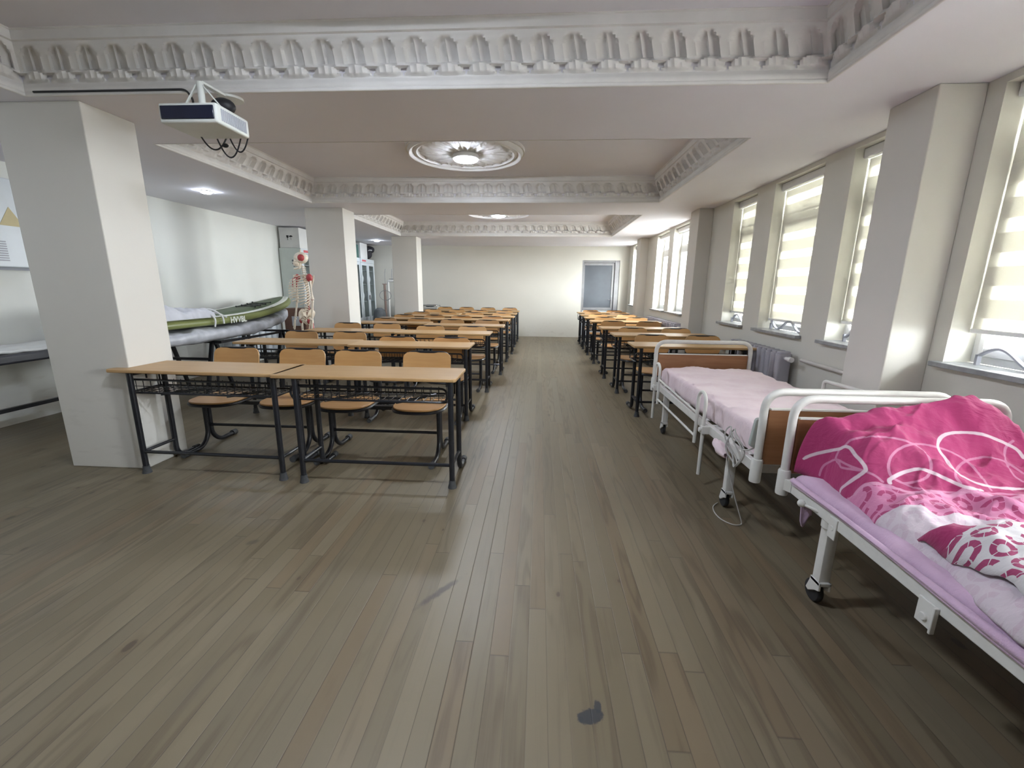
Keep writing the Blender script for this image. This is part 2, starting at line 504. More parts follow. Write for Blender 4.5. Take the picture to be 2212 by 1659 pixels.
# window openings along the right wall : (y0, y1, blind bottom or None)
WZ0, WZ1 = .955, 2.44
WINS = [(.42,1.22,None),(1.74,2.71,1.135),(3.22,3.82,1.10),(4.18,4.98,1.045),(5.36,5.96,1.075),
        (7.62,8.44,2.34),(8.72,9.58,2.36),(11.05,11.95,2.30)]
wr = MB(); last = YF-.2
for (a, c, bz) in WINS:
    wr.box(XR, XO, last, a, 0, 2.9); last = c
    wr.box(XR, XO, a, c, 0, WZ0-.03); wr.box(XR, XO, a, c, WZ1, 2.9)
wr.box(XR, XO, last, YB+.3, 0, 2.9)
struct(wr.build('wall_right', M['wall'], smooth=False))
# ceiling with three (plus one behind the camera) sunk coffers
CX0, CX1 = -3.2, 1.56
COFF = [(-3.2,-.66),(.26,2.79),(3.68,6.21),(7.18,10.12)]
ce = MB(); ce.box(XL-.2, XO, YF-.2, YB+.3, ZT, ZT+.2)
ce.box(XL, CX0, YF, YB, ZC, ZT); ce.box(CX1, XR, YF, YB, ZC, ZT)
last = YF
for a, c in COFF: ce.box(CX0, CX1, last, a, ZC, ZT); last = c
ce.box(CX0, CX1, last, YB, ZC, ZT)
struct(ce.build('ceiling', M['ceil'], smooth=False), 'grey white ceiling with sunk coffers')
# pillars
def pillar(x0, x1, y0, y1, label):
    o = MB().box(x0, x1, y0, y1, 0, ZC).build('pillar', M['pillar'], bevel=.006, smooth=False); struct(o, label)
pillar(-3.515,-2.92,2.85,3.235,'square cream pillar nearest the camera on the left')
pillar(-3.505,-2.925,6.56,6.97,'square cream pillar behind the skeleton')
pillar(-3.43,-2.85,10.17,10.57,'farthest cream pillar on the left')
pillar(2.165,XR,2.81,3.16,'cream pier between the near windows')
pillar(2.22,XR,6.62,6.97,'cream pier past the third blind')
pillar(2.235,XR,10.32,10.68,'farthest cream pier on the window side')
pillar(2.165,XR,-1.0,-.65,'cream pier behind the camera')

# ------------------------------------------------------------------ ornate cornices round the coffers
P_ = .185
PROF = [(.0,2.4785),(.011,2.4785),(.015,2.483),(.015,2.496),(.011,2.499),(.015,2.503),(.015,2.528),(.010,2.531),(.010,2.540),(.003,2.545),(.003,2.55)]
def leafprof(t):   # concave cove from lip to upper band
    return (.10*t**1.35 + .004, 2.55 + .155*t)
def cornice_h(s, t):
    """relief height of the moulding at length s (in repeats) and cove parameter t"""
    f = s - math.floor(s); d = abs(f-.5)*2           # 0 centre of niche, 1 at pilaster
    h = 0.
    if t > .36:                                     # pointed niches between pilasters
        tt = (t-.36)/.64
        top = 1 - .62*max(0, (tt-.55)/.45)**1.3     # half width of niche, arch closes upward
        wdt = .70*top if tt < .97 else 0
        if d < wdt:
            h = -.030*min(1, (wdt-d)/.10)
            leaf = .20*(1-abs(tt-.5)*1.5)
            if d < leaf: h += .024*(1-d/leaf)
        else:
            h = .010 if d > wdt+.06 else .014
    else:                                           # hanging fluted shells with curled ends
        tt = t/.36
        arch = math.sqrt(max(0, 1-(tt*.95)**2))*.92
        if d < arch:
            h = .026*math.sqrt(max(0,1-(d/max(arch,.01))**2)) + .006*math.cos(d*PI*4.5)
        else: h = -.026
        if tt > .72 and d > .55: h = .032*(1-abs(tt-.86)/.14)*(1-abs(d-.86)/.34)+.006
    return h
def cornice(n, y0, y1):
    mb = MB()
    def run(ax, sgn, L, off):
        # runs from corner to corner of an L-long side, mitred by shortening with d
        reps = round(L/P_); ns = reps*14
        prof = [(d,z,None) for d,z in PROF]
        for k in range(1, 27):
            t = k/26; d,z = leafprof(t); prof.append((d,z,t))
        prof += [(.108,2.712,None),(.108,2.722,None),(.122,2.726,None),(.126,2.772,None),(.135,2.776,None),(.135,ZT,None)]
        vs = []; 
        for (d,z,t) in prof:
            for i in range(ns+1):
                s = i/ns
                h = 0
                if t is not None:
                    hh = cornice_h(s*reps, t)
                    e = min(1, t*8, (1-t)*10); h = hh*e
                dd = d + h*.85; zz = z - h*.35 if t is not None else z
                p = dd + (L-2*dd)*s                   # mitre
                vs.append(off(p, dd, zz))
        w = ns+1
        fs = [(j*w+i, j*w+i+1, (j+1)*w+i+1, (j+1)*w+i) for j in range(len(prof)-1) for i in range(ns)]
        mb.add(vs, fs)
    Lx = CX1-CX0; Ly = y1-y0
    run('x', 1, Lx, lambda p,d,z: (CX0+p, y1-d, z))
    run('x', 1, Lx, lambda p,d,z: (CX1-p, y0+d, z))
    run('y', 1, Ly, lambda p,d,z: (CX0+d, y0+p, z))
    run('y', 1, Ly, lambda p,d,z: (CX1-d, y1-p, z))
    o = mb.build('trim_%d' % n, M['plaster'], ang=60); struct(o, 'moulded plaster cornice with leaf niches round a coffer')
for n, (a, c) in enumerate(COFF[1:], 1): cornice(n, a, c)

# ------------------------------------------------------------------ ceiling medallions and lamps
def medallion(cx, cy, label):
    mb = MB(); R = .625; nr, na = 34, 192; DROP = .028
    def H(r, a):
        q = r/R
        if q > .97: return .006
        if q > .90: return .034*math.sqrt(max(0,1-((q-.935)/.035)**2)) + .008
        if q > .86: return .010
        if q > .80: return .022*math.sqrt(max(0,1-((q-.83)/.03)**2)) + .006
        k = 12; f = (a/(2*PI)*k) % 1; d = abs(f-.5)*2
        h = .006
        if .26 < q < .79:
            tt = (q-.26)/.53
            w = .75*math.sin(PI*min(1,tt*1.05))**.7
            if d < w: h = .007 + .022*(1-(d/w)**2)*(.6+.4*math.cos(d*9)) 
            if d > .93: h = .022
            g = ((a/(2*PI)*k*2) % 1); dd = abs(g-.5)*2
            if tt > .6 and dd < .35: h = max(h, .026*(1-dd/.35)*(1-abs(tt-.8)*4))
        if q <= .26: h = .02
        return max(.004, h)
    vs = [(cx, cy, ZT-.022-DROP)]; fs = []
    for i in range(1, nr+1):
        r = R*i/nr
        for k in range(na):
            a = 2*PI*k/na; vs.append((cx+r*math.cos(a), cy+r*math.sin(a), ZT-H(r,a)-DROP))
    for k in range(na): fs.append((0, 1+k, 1+(k+1)%na))
    for i in range(nr-1):
        for k in range(na):
            l = (k+1)%na; fs.append((1+i*na+k, 1+(i+1)*na+k, 1+(i+1)*na+l, 1+i*na+l))
    b0 = len(vs)
    for k in range(na):
        a = 2*PI*k/na; vs.append((cx+R*math.cos(a), cy+R*math.sin(a), ZT-.0005))
    for k in range(na):
        l = (k+1)%na; fs.append((1+(nr-1)*na+k, b0+k, b0+l, 1+(nr-1)*na+l))
    fs.append(tuple(b0+k for k in range(na)))
    mb.add(vs, fs)
    tag(mb.build('ceiling_medallion', M['plaster'], ang=60), label, 'ceiling ornament', 'round plaster medallions')
CXM = -.82
LY = [1.53, 4.95, 8.65]
def lamp(cx, cy, z, r, mat, label, name='ceiling_light', grp='cool white ceiling lights', dr=.045):
    t = thing(name, label, 'light', (cx,cy,z), 0, grp)
    MB().lathe([(r*1.05,0),(r*1.10,-.006),(r*1.10,-dr+.004),(r*1.02,-dr)], 40, capb=True).build('rim', M['upvc'], t)
    MB().lathe([(r,-dr-.0005),(r*.96,-dr-.010),(r*.7,-dr-.017),(r*.3,-dr-.020)], 40).build('diffuser', mat, t)
medallion(CXM, 4.95, 'round plaster ceiling medallion in the middle coffer behind the projector')
medallion(CXM, 8.65, 'round plaster ceiling medallion in the far coffer')
medallion(CXM, 1.53, 'round plaster ceiling medallion above the camera')
lamp(CXM, 4.95, ZT-.0505, .125, M['lamp'], 'glowing round ceiling light on the medallion nearest the projector')
lamp(CXM, 8.65, ZT-.0505, .125, M['lamp'], 'glowing round ceiling light on the farther medallion')
lamp(CXM, 1.53, ZT-.0505, .125, M['lamp'], 'glowing round ceiling light overhead out of frame')
lamp(-4.12, 5.43, ZC-.0005, .06, M['lamp2'], 'small recessed spotlight in the left soffit above the green board', 'spotlight', 'recessed spotlights in the left soffit', .012)
lamp(-4.10, 11.05, ZC-.0005, .06, M['lamp2'], 'small recessed spotlight in the left soffit above the black bag', 'spotlight', 'recessed spotlights in the left soffit', .012)
lamp(-4.12, 1.6, ZC-.0005, .06, M['lamp2'], 'small recessed spotlight in the left soffit out of frame', 'spotlight', 'recessed spotlights in the left soffit', .012)

# ------------------------------------------------------------------ windows, sills, blinds
def window(n, y0, y1):
    r = bpy.data.objects.new('window_%d' % n, None); COL.objects.link(r); r.location = (2.60,(y0+y1)/2,WZ0); struct(r)
    h = (y1-y0)/2; H = WZ1-WZ0; tz = 1.105
    f = MB(); w = .045
    f.box(-.03,.03,-h,-h+w,0,H); f.box(-.03,.03,h-w,h,0,H); f.box(-.03,.03,-h+w,h-w,0,w); f.box(-.03,.03,-h+w,h-w,H-w,H)
    f.box(-.03,.03,-h+w,h-w,tz,tz+.09)
    f.box(-.045,.02,-h+w,-h+w+.032,w,tz); f.box(-.045,.02,h-w-.032,h-w,w,tz); f.box(-.045,.02,-h+w+.032,h-w-.032,w,w+.05); f.box(-.045,.02,-h+w+.032,h-w-.032,tz-.05,tz)
    f.build('window_frame', M['upvc'], r, bevel=.004, smooth=False)
    a = MB(); iw = 2*(h-w)
    for k in range(2):                              # pointed tracery arches in the top light
        c0 = -h+w+iw*k/2; c1 = c0+iw/2; mid=(c0+c1)/2
        zs = tz+.13; zt = H-w
        pl = [(0,c0+.012,tz+.09)] + [(0, c0+.012+(mid-c0-.012)*(1-math.cos(t*PI/2)), zs+(zt-zs)*math.sin(t*PI/2)) for t in [q/8 for q in range(9)]]
        pr = [(0,c1-.012,tz+.09)] + [(0, c1-.012-(c1-.012-mid)*(1-math.cos(t*PI/2)), zs+(zt-zs)*math.sin(t*PI/2)) for t in [q/8 for q in range(9)]]
        a.tube(pl,.011,6); a.tube(pr,.011,6)
    a.build('tracery', M['upvc'], r)
    MB().box(-.004,.004,-h+w+.045,h-w-.045,w+.045,tz-.045).build('pane', M['glass'], r, smooth=False)
    MB().box(-.004,.004,-h+w,h-w,tz+.09,H-w).build('pane', M['glass'], r, smooth=False)
    e = MB(); e.box(-.0495,-.045,h-w-.035,h-w-.015,.36,.52)
    e.build('window_handle', M['upvc'], r, bevel=.003)
    s = MB().box(2.365-2.6,2.565-2.6,-h-.03,h+.03,-.03,0); 
    s = MB(); s.box(2.365-2.6,2.42-2.6,-h-.035,h+.035,-.03,-.0005); s.box(2.42-2.6,2.572-2.6,-h+.0005,h-.0005,-.03,-.0005)
    s.build('window_sill', M['sill'], r, bevel=.004)
def wave_guard(y0, y1, label, ph=0):
    pts = []; n = 40
    for k in range(n+1):
        y = y0+.10+(y1-y0-.2)*k/n
        pts.append((2.515, y, WZ0+.057+.047*math.sin(2*PI*(y-y0)/.40+ph)))
    mb = MB(); w = .012
    # a flat metal ribbon standing on the sill
    vs=[]; fs=[]
    for k, p in enumerate(pts):
        for dx, dz in ((-w,-.006),(w,-.006),(w,.006),(-w,.006)): vs.append((p[0]+dx,p[1],p[2]+dz))
    for k in range(n):
        for q in range(4): fs.append((k*4+q,k*4+(q+1)%4,(k+1)*4+(q+1)%4,(k+1)*4+q))
    fs += [(3,2,1,0),(n*4,n*4+1,n*4+2,n*4+3)]
    mb.add(vs,fs)
    mb.box(2.515-.012,2.515+.012,y0+.095,y0+.11,WZ0,WZ0+.06); mb.box(2.515-.012,2.515+.012,y1-.11,y1-.095,WZ0,WZ0+.06)
    tag(mb.build('wavy_sill_guard', M['louver']), label, 'sill ornament', 'wavy guards on the window sills')
def blind(y0, y1, bz, label):
    t = thing('zebra_blind', label, 'blind', (2.53,(y0+y1)/2,WZ1), 0, 'zebra blinds in the windows')
    h = (y1-y0)/2 - .004; Z0 = bz-WZ1
    MB().box(-.05,.008,-h,h,-.075,-.001).build('headrail', M['upvc'], t, bevel=.01)
    if Z0 < -.2:
        f = MB(); f.box(.003,.005,-h+.006,h-.006,Z0+.02,-.076)
    else:
        f = MB(); f.box(.003,.005,-h+.006,h-.006,Z0+.01,-.076)
    o = f.build('fabric', M['blind'], t, smooth=False)
    MB().box(-.010,.008,-h+.006,h-.006,Z0-.005,Z0+.02).build('bottom_bar', M['upvc'], t, bevel=.005)
    if Z0 < -.2:
        c = MB(); c.tube([(-.03,-h+.03,-.05),(-.03,-h+.03,-1.15),(-.03,-h+.036,-1.18),(-.03,-h+.042,-1.15),(-.03,-h+.042,-.05)],.0016,5)
        c.build('bead_chain', M['upvc'], t)
WL = {1:'near right window beside the magenta duvet',2:'narrow window half hidden by the near pier',3:'wide middle window above the radiator',4:'narrow window before the second pier'}
for n, (a, c, bz) in enumerate(WINS):
    window(n+1, a, c)
    nm = WL.get(n)
    if bz is None: continue
    if bz > 2: lab = {5:'the nearer bare window past the second pier',6:'the farther bare window past the second pier',7:'the bare window in the far back corner'}[n]; blind(a,c,bz,'rolled-up zebra blind of '+lab)
    else: blind(a,c,bz,'cream zebra blind lowered over the '+nm)
    if n in (1,2,3,4): wave_guard(a, c, 'dark wavy guard on the sill of the '+nm, 2.2)
# daylight enters through each opening
for n, (a, c, bz) in enumerate(WINS):
    l = bpy.data.lights.new('window_portal', 'AREA'); l.shape = 'RECTANGLE'; l.size = WZ1-WZ0; l.size_y = c-a
    l.cycles.is_portal = True
    o = bpy.data.objects.new('window_portal', l); COL.objects.link(o); o.location = (2.70,(a+c)/2,(WZ0+WZ1)/2); o.rotation_euler = (0,math.radians(90),0)
struct(MB().box(XO+.02,60,-50,60,-6.2,-6).build('ground_outside', M['outside'], smooth=False))

# ------------------------------------------------------------------ back door
d = bpy.data.objects.new('door_1', None); COL.objects.link(d); d.location = (DX0, YB, 0); struct(d, 'grey glazed door in the back wall')
W = DX1-DX0
f = MB(); f.box(.001,.045,.02,.12,.0,DZ-.001); f.box(W-.13,W-.001,.02,.12,0,DZ-.001); f.box(.045,W-.13,.02,.12,DZ-.06,DZ-.001)
f.build('door_frame', M['alu'], d, bevel=.004)
f = MB(); f.box(.05,W-.135,.05,.09,.76,.84); f.box(.05,W-.135,.05,.09,DZ-.13,DZ-.065); f.box(W-.20,W-.135,.05,.09,.84,DZ-.13); f.box(.05,.075,.05,.09,.84,DZ-.13); f.box(.05,W-.135,.05,.09,.01,.06)
f.build('door_leaf', M['alu'], d, bevel=.004)
MB().box(.07,W-.19,.064,.076,.83,DZ-.12).build('door_panel', M['slate'], d, smooth=False)
MB().box(.05,W-.135,.062,.08,.06,.76).build('kick_panel', M['cabw'], d, smooth=False)
h = MB(); h.box(W-.19,W-.15,.035,.05,.95,1.13); h.tube(fillet([(W-.17,.035,1.06),(W-.17,.005,1.06),(W-.27,.005,1.06)],.02),.008,8)
h.build('door_handle', M['alud'], d)
MB().box(W-.125,W-.10,.015,.02,.05,DZ-.1).build('door_seal', M['alud'], d)

# ------------------------------------------------------------------ school desks
# local frame: x = 0 at the middle of the leg base, y = 0 at the front (camera) legs, z = 0 floor
def make_desk():
    t = thing('school_desk', 'x', 'desk')
    hb = .53; yr = .27; zt = .752
    def top_mesh(poly, name='tabletop'):
        return MB().prism(poly, zt, zt+.024)
    top = MB().prism(rrect(-.63,.63,-.03,.375,.02,4), zt, zt+.024).build('tabletop', M['desk'], t, bevel=.006, seg=3)
    for s in (-1,1):
        l = MB(); l.tube([(s*hb,.0,.04),(s*hb,.0,zt-.001)],.019,10); fo = l.build('front_leg', M['black'], t)
        MB().lathe([(.031,0),(.030,.006),(.024,.03),(.0215,.055)],12,Matrix.Translation((s*hb,0,0))).build('rubber_foot', M['rubber'], fo)
        l = MB(); path = fillet([(s*hb,yr,zt-.001),(s*hb,yr,.019),(s*hb,yr+.20,.021)],.09,7)
        l.tube(path,.019,10); ro = l.build('rear_leg', M['black'], t)
        MB().tube([(s*hb,yr+.165,.0235),(s*hb,yr+.215,.0235)],.0233,10).build('rubber_foot', M['rubber'], ro)
        MB().tube([(s*hb,.0,.165),(s*hb,yr,.165)],.012,8).build('side_bar', M['black'], t)
        b = MB(); b.tube([(s*hb,-.01,zt-.014),(s*hb,yr+.08,zt-.014)],.013,6); b.build('top_bearer', M['black'], t)
    MB().tube([(-hb,.0,.165),(hb,.0,.165)],.0125,8).build('front_bar', M['black'], t)
    b = MB(); x0, x1, y0, y1, zb, zu = -.585, .50, .035, .285, .60, .695
    b.tube(fillet([(x0,y0,zb),(x1,y0,zb),(x1,y1,zb),(x0,y1,zb)],.04,4,True),.008,6,True)
    b.tube(fillet([(x0,y0,zb),(x0,y0,zu),(x1,y0,zu),(x1,y0,zb)],.05,5,True),.008,6,True)
    b.tube(fillet([(x0,y1,zb),(x0,y1,zu+.03)],.02),.006,6); b.tube([(x1,y1,zb),(x1,y1,zu+.03)],.006,6)
    b.tube([(x0+.02,y1,zu+.03),(x1-.02,y1,zu+.03)],.006,6)
    n = 19
    for k in range(1, n):
        x = x0+(x1-x0)*k/n
        b.tube([(x,y0,zu),(x,y0,zb),(x,y1,zb),(x,y1,zb+.05)],.0028,4)
    for k in range(1, 5):
        y = y0+(y1-y0)*k/5; b.tube([(x0+.01,y,zb),(x1-.01,y,zb)],.0028,4)
    b.tube([(x0+.02,y0,(zb+zu)/2),(x1-.02,y0,(zb+zu)/2)],.0028,4)
    for xx in (-.25,.25): b.tube([(xx-.1,y0,zb-.008),(xx+.12,y1,zb-.008)],.010,6)
    for xx in (-.5,.485): b.tube([(xx,y0+.06,zu),(xx,y0+.06,zt-.005)],.006,5)
    b.build('wire_basket', M['black'], t)
    return t
# ------------------------------------------------------------------ twin benches; y = 0 at the top of the backrests
def make_bench():
    t = thing('school_bench', 'x', 'bench')
    zs = .425
    yp = -.275
    for s in (-1,1):
        p = MB()
        for sg in (-1,1):
            y0 = yp+sg*.021
            p.tube(fillet([(s*.45,y0,zs-.03),(s*.45,y0,.10),(s*.45,yp+sg*.10,.022),(s*.45,yp+sg*.29,.022)],.10,6),.0185,10)
        o = p.build('pedestal', M['black'], t)
        for sg in (-1,1):
            MB().tube([(s*.45,yp+sg*.255,.0245),(s*.45,yp+sg*.305,.0245)],.0243,10).build('rubber_foot', M['rubber'], o)
    MB().tube([(-.45,yp,.19),(.45,yp,.19)],.012,8).build('stretcher', M['black'], t)
    f = MB()
    f.bar((-.47,yp,zs-.03),(.47,yp,zs-.03),.045,.03)
    f.bar((-.5,-.46,zs-.025),(.5,-.46,zs-.025),.02,.02) if False else None
    f.build('seat_beam', M['black'], t)
    for s in (-1,1):
        c = s*.30
        # seat : D-shaped plywood, rounder towards the desk
        out = []
        for k in range(41):
            a = PI + PI*k/40
            out.append((c+.205*math.copysign(abs(math.cos(a))**.75, math.cos(a)), -.27+.215*math.copysign(abs(math.sin(a))**.7, math.sin(a))))
        out += [(c+.20,-.12),(c+.175,-.085),(c-.175,-.085),(c-.20,-.12)]
        MB().prism(out, zs-.002, zs+.012).build('seat', M['seat'], t, bevel=.004)
        r = MB(); r.tube([(a,b,zs-.014) for a,b in out],.0125,7,True); r.build('seat_frame', M['black'], t)
        u = MB()
        bx = .19
        path = fillet([(c-bx,-.13,zs-.02),(c-bx,-.055,zs+.02),(c-bx,-.045,.60),(c-bx,-.002,.815),(c+bx,-.002,.815),(c+bx,-.045,.60),(c+bx,-.055,zs+.02),(c+bx,-.13,zs-.02)],.07,6)
        # hoop that carries the backrest
        u.tube(path,.0115,8); u.build('back_frame', M['black'], t)
        b = MB(); n = 16
        ol = rrect(-.205,.205,0,.215,.055,6)
        def bp(x, z, o): 
            cz = z/.215
            return (c+x, -.040+.040*cz + .016*(1-(x/.205)**2) - .020 + o, .602+z)
        front = [bp(x,z,-.006) for x,z in ol]; back = [bp(x,z,.006) for x,z in ol]
        # fill as curved strips
        vs=[]; fs=[]; N=14; Mz=9
        def halfw(z):
            r=.055
            if z<r: dz=r-z
            elif z>.215-r: dz=z-(.215-r)
            else: return .205
            return .205-r+math.sqrt(max(0,r*r-dz*dz))
        zsamp=[0,.006,.02,.04,.06,.108,.155,.175,.195,.209,.215]
        for o in (-.0055,.0055):
            for z in zsamp:
                hw=halfw(z)
                for i in range(N+1):
                    vs.append(bp(-hw+2*hw*i/N, z, o))
        w=N+1; R=len(zsamp); K=w*R
        for q in (0,1):
            for j in range(R-1):
                for i in range(N): fs.append((q*K+j*w+i,q*K+j*w+i+1,q*K+(j+1)*w+i+1,q*K+(j+1)*w+i))
        for j in range(R-1):
            for i in (0,N): fs.append((j*w+i,(j+1)*w+i,K+(j+1)*w+i,K+j*w+i))
        for i in range(N):
            for j in (0,R-1): fs.append((j*w+i,j*w+i+1,K+j*w+i+1,K+j*w+i))
        b.add(vs,fs); b.build('backrest', M['seat'], t)
    return t
desk0 = make_desk(); bench0 = make_bench(); firstd = [True]; firstb = [True]
ORD = ['front','second','third','fourth','fifth','sixth','seventh','last']
def put_desk(x, y, rz, label, shift=0.):
    if firstd[0]:
        firstd[0] = False; o = desk0; o.location = (x,y,0); o.rotation_euler = (0,0,rz); o['label'] = label; o['group'] = 'two-seat school desks in rows'
    else: o = dup(desk0, (x,y,0), rz, label)
    for c in o.children:
        if c.name.startswith('tabletop'): c.location.x = shift
    return o
def put_bench(x, y, rz, label):
    if firstb[0]:
        firstb[0] = False; o = bench0; o.location = (x,y,0); o.rotation_euler = (0,0,rz); o['label'] = label; o['group'] = 'twin wooden benches behind the desks'
    else: o = dup(bench0, (x,y,0), rz, label)
    return o
# rows of the left block: (front leg y of aisle desk, its right leg x, wall-side y, bench aisle (x,y), bench wall side (x,y))
LROWS = [
 (2.735,-.575, 2.775,(-1.245,3.60),(-2.36,3.64)),
 (4.275,-.735, 4.335,(-1.256,4.675),(-2.575,5.09)),
 (5.545,-.675, 5.60,(-1.24,6.09),(-2.565,6.36)),
 (6.725,-.60, 7.01,(-1.18,7.35),(-2.385,7.46)),
 (7.97,-.60, 8.0,(-1.20,8.33),(-2.36,8.46)),
 (8.93,-.56, 8.95,(-1.12,9.48),(-2.31,9.51)),
 (10.05,-.57, 9.68,(-1.14,10.50),(-2.325,10.68)),
 (11.13,-.56, 11.16,(-1.11,11.93),(-2.315,12.02)),
]
desks_first_left = None
for k, (y, xr, yw, ba, bw) in enumerate(LROWS):
    cx = xr-.53; sh = -.058
    row = ORD[k]
    put_desk(cx, y, 0, 'aisle-side wooden school desk in the %s row of the left block' % row, sh)
    o = put_desk(cx-1.262 + (.035 if k == 0 else 0), yw, -.025 if k == 0 else 0, 'wall-side wooden school desk in the %s row of the left block' % row, sh)
    if k == 0: desks_first_left = o
    put_bench(ba[0], ba[1], 0, 'twin wooden bench behind the aisle-side desk of the %s left row' % row)
    put_bench(bw[0], bw[1], 0, 'twin wooden bench behind the wall-side desk of the %s left row' % row)
# the first wall-side desk has its corner cut round the pillar
for c in desks_first_left.children:
    if c.name.startswith('tabletop'):
        mw = Matrix.Translation(desks_first_left.location) @ Matrix.Rotation(-.025,4,'Z')
        inv = mw.inverted(); px = (inv @ V((-2.915,3.0,0))).x - c.location.x; py = (inv @ V((-3.0,2.845,0))).y
        poly = [(-.63,-.01),(-.61,-.03),(.61,-.03),(.63,-.01),(.63,.355),(.61,.375),(px,.375),(px,py),(-.61,py),(-.63,py-.02)]
        mb = MB().prism(poly,.752,.776); o = mb.build('tabletop', M['desk']); me = o.data; bpy.data.objects.remove(o); c.data = me
RROWS = [(4.60,1.085,(1.665,5.33)),(5.67,1.055,(1.63,6.27)),(6.63,1.025,(1.56,7.54)),(7.97,1.025,(1.57,8.53)),(9.0,1.02,(1.566,9.55)),(9.92,1.015,(1.58,10.56)),(10.88,1.03,(1.60,11.28))]
for k, (y, xl, bb) in enumerate(RROWS):
    row = ORD[k] if k < 6 else 'last'
    put_desk(xl+.53, y, 0, 'wooden school desk in the %s row of the window-side block' % row, .02 if k else .02)
    put_bench(bb[0], bb[1], 0, 'twin wooden bench in the %s row of the window-side block' % row)

# ------------------------------------------------------------------ projector
pr = thing('projector', 'white ceiling projector with dark front hanging from the beam', 'projector', (-1.925,2.60,2.216), 0)
b = MB(); b.box(-.165,.165,-.125,.145,0,.10)
b.build('body', M['projw'], pr, bevel=.012, seg=3)
MB().box(-.150,.150,-.131,-.12,.018,.085).build('front_window', M['projd'], pr, bevel=.004)
g = MB(); 
for k in range(14): g.box(.163,.168,-.09+.015*k,-.081+.015*k,.02,.08)
g.build('side_grille', M['louver'], pr)
m = MB(); m.lathe([(.03,.10),(.03,.115),(.018,.125),(.018,.247)],16); m.box(-.09,.09,-.05,.06,.10,.108)
m.bar((-.09,-.03,.106),(-.02,0,.235),.016,.006); m.bar((.10,.05,.106),(.01,0,.235),.016,.006)
m.lathe([(.022,.24),(.07,.25),(.07,.2635)],20,Matrix.Translation((-.0,.25,0))); m.bar((0,0,.248),(0,.25,.255),.03,.012)
m.build('ceiling_mount', M['projw'], pr)
MB().ball((.05,.10,.16),.07,.05,.045).build('cable_bundle', M['cable'], pr)
c = MB()
def sag(a, b, dz, n=14):
    a, b = V(a), V(b); return [a.lerp(b,k/n)+V((0,0,-dz*4*(k/n)*(1-k/n))) for k in range(n+1)]
c.tube(sag((-.11,.10,.004),(.02,.148,.02),.075),.0045,6); c.tube(sag((-.05,.147,.02),(.11,.149,.03),.125),.0045,6); c.tube(sag((.03,.149,.02),(.155,.149,.03),.095),.0045,6)
c.ball((.005,.142,-.035),.020,.012,.012)
c.build('loose_cables', M['cable'], pr)
c = MB(); c.tube(fillet([(-1.20,.172,.283),(-.22,.172,.283),(-.14,.12,.20),(-.12,.06,.115)],.04,5),.006,6)
c.build('power_cable', M['cable'], pr)

# ------------------------------------------------------------------ hospital beds
def caster(parent, x, y, zl, ya=.0):
    l = MB(); l.prism(rrect(x-.024,x+.024,y-.024,y+.024,.006,2), .115, zl); o = l.build('leg', M['wmetal'], parent)
    k = MB(); k.prism([(y-.034,.125),(y+.030,.125),(y+.034,.10),(y+.050,.052),(y+.032,.045),(y-.01,.075),(y-.034,.085)], x-.026, x-.016, 'x')
    k.prism([(y-.034,.125),(y+.030,.125),(y+.034,.10),(y+.050,.052),(y+.032,.045),(y-.01,.075),(y-.034,.085)], x+.016, x+.026, 'x')
    k.box(x-.026,x+.026,y-.034,y+.030,.108,.125)
    k.build('caster_fork', M['wmetal'], o, bevel=.003)
    w = MB(); mt = Matrix.Translation((x,y+.028,.0505)) @ Matrix.Rotation(PI/2,4,'Y')
    w.lathe([(.012,-.014),(.036,-.014),(.046,-.013),(.050,-.008),(.050,.008),(.046,.013),(.036,.014),(.012,.014)],24,mt)
    w.build('caster_wheel', M['drubber'], o)
def make_bed(x0, x1, y0, y1, label, zr=.43, zh=.86):
    t = thing('hospital_bed', label, 'bed')
    fr = MB()
    for x in (x0+.025, x1-.025): fr.box(x-.016,x+.016,y0+.03,y1-.03,zr-.03,zr+.03)
    for y in (y0+.045, y1-.045, (y0*2+y1)/3, (y0+2*y1)/3): fr.box(x0+.041,x1-.041,y-.016,y+.016,zr-.025,zr+.025)
    for k in range(9):
        y = y0+.2+(y1-y0-.4)*k/8; fr.box(x0+.041,x1-.041,y-.03,y+.03,zr+.022,zr+.03)
    fr.build('frame', M['wmetal'], t, bevel=.004)
    for y, nm in ((y0,'end_hoop'),(y1,'end_hoop')):
        h = MB()
        h.tube(fillet([(x0,y,zr-.02),(x0,y,zh),(x1,y,zh),(x1,y,zr-.02)],.10,8),.0195,12)
        for x in (x0,x1):
            h.lathe([(.027,zr-.06),(.028,zr-.05),(.028,zr+.06),(.024,zr+.068)],14,Matrix.Translation((x,y,0)))
            s = 1 if y == y0 else -1
            h.bar((x,y,zr),(x+(.025 if x==x0 else -.025),y+s*.05,zr),.04,.055)
        o = h.build(nm, M['wmetal'], t)
    return t
def panel(t, x0, x1, y, z0, z1):
    MB().box(x0+.0215,x1-.0215,y-.009,y+.009,z0,z1).build('end_board', M['panel'], t, bevel=.003)
    e = MB(); e.box(x0+.03,x1-.03,y-.011,y+.011,z1,z1+.008); e.build('board_edging', M['wmetal'], t)
bed1 = make_bed(1.16,2.06,2.20,4.30,'white hospital bed with pale pink sheet, farther of the two')
panel(bed1,1.16,2.06,4.30,.52,.735); panel(bed1,1.16,2.06,2.20,.47,.765)
for y in (2.60,4.02):
    for x in (1.215,2.005): caster(bed1,x,y,.405)
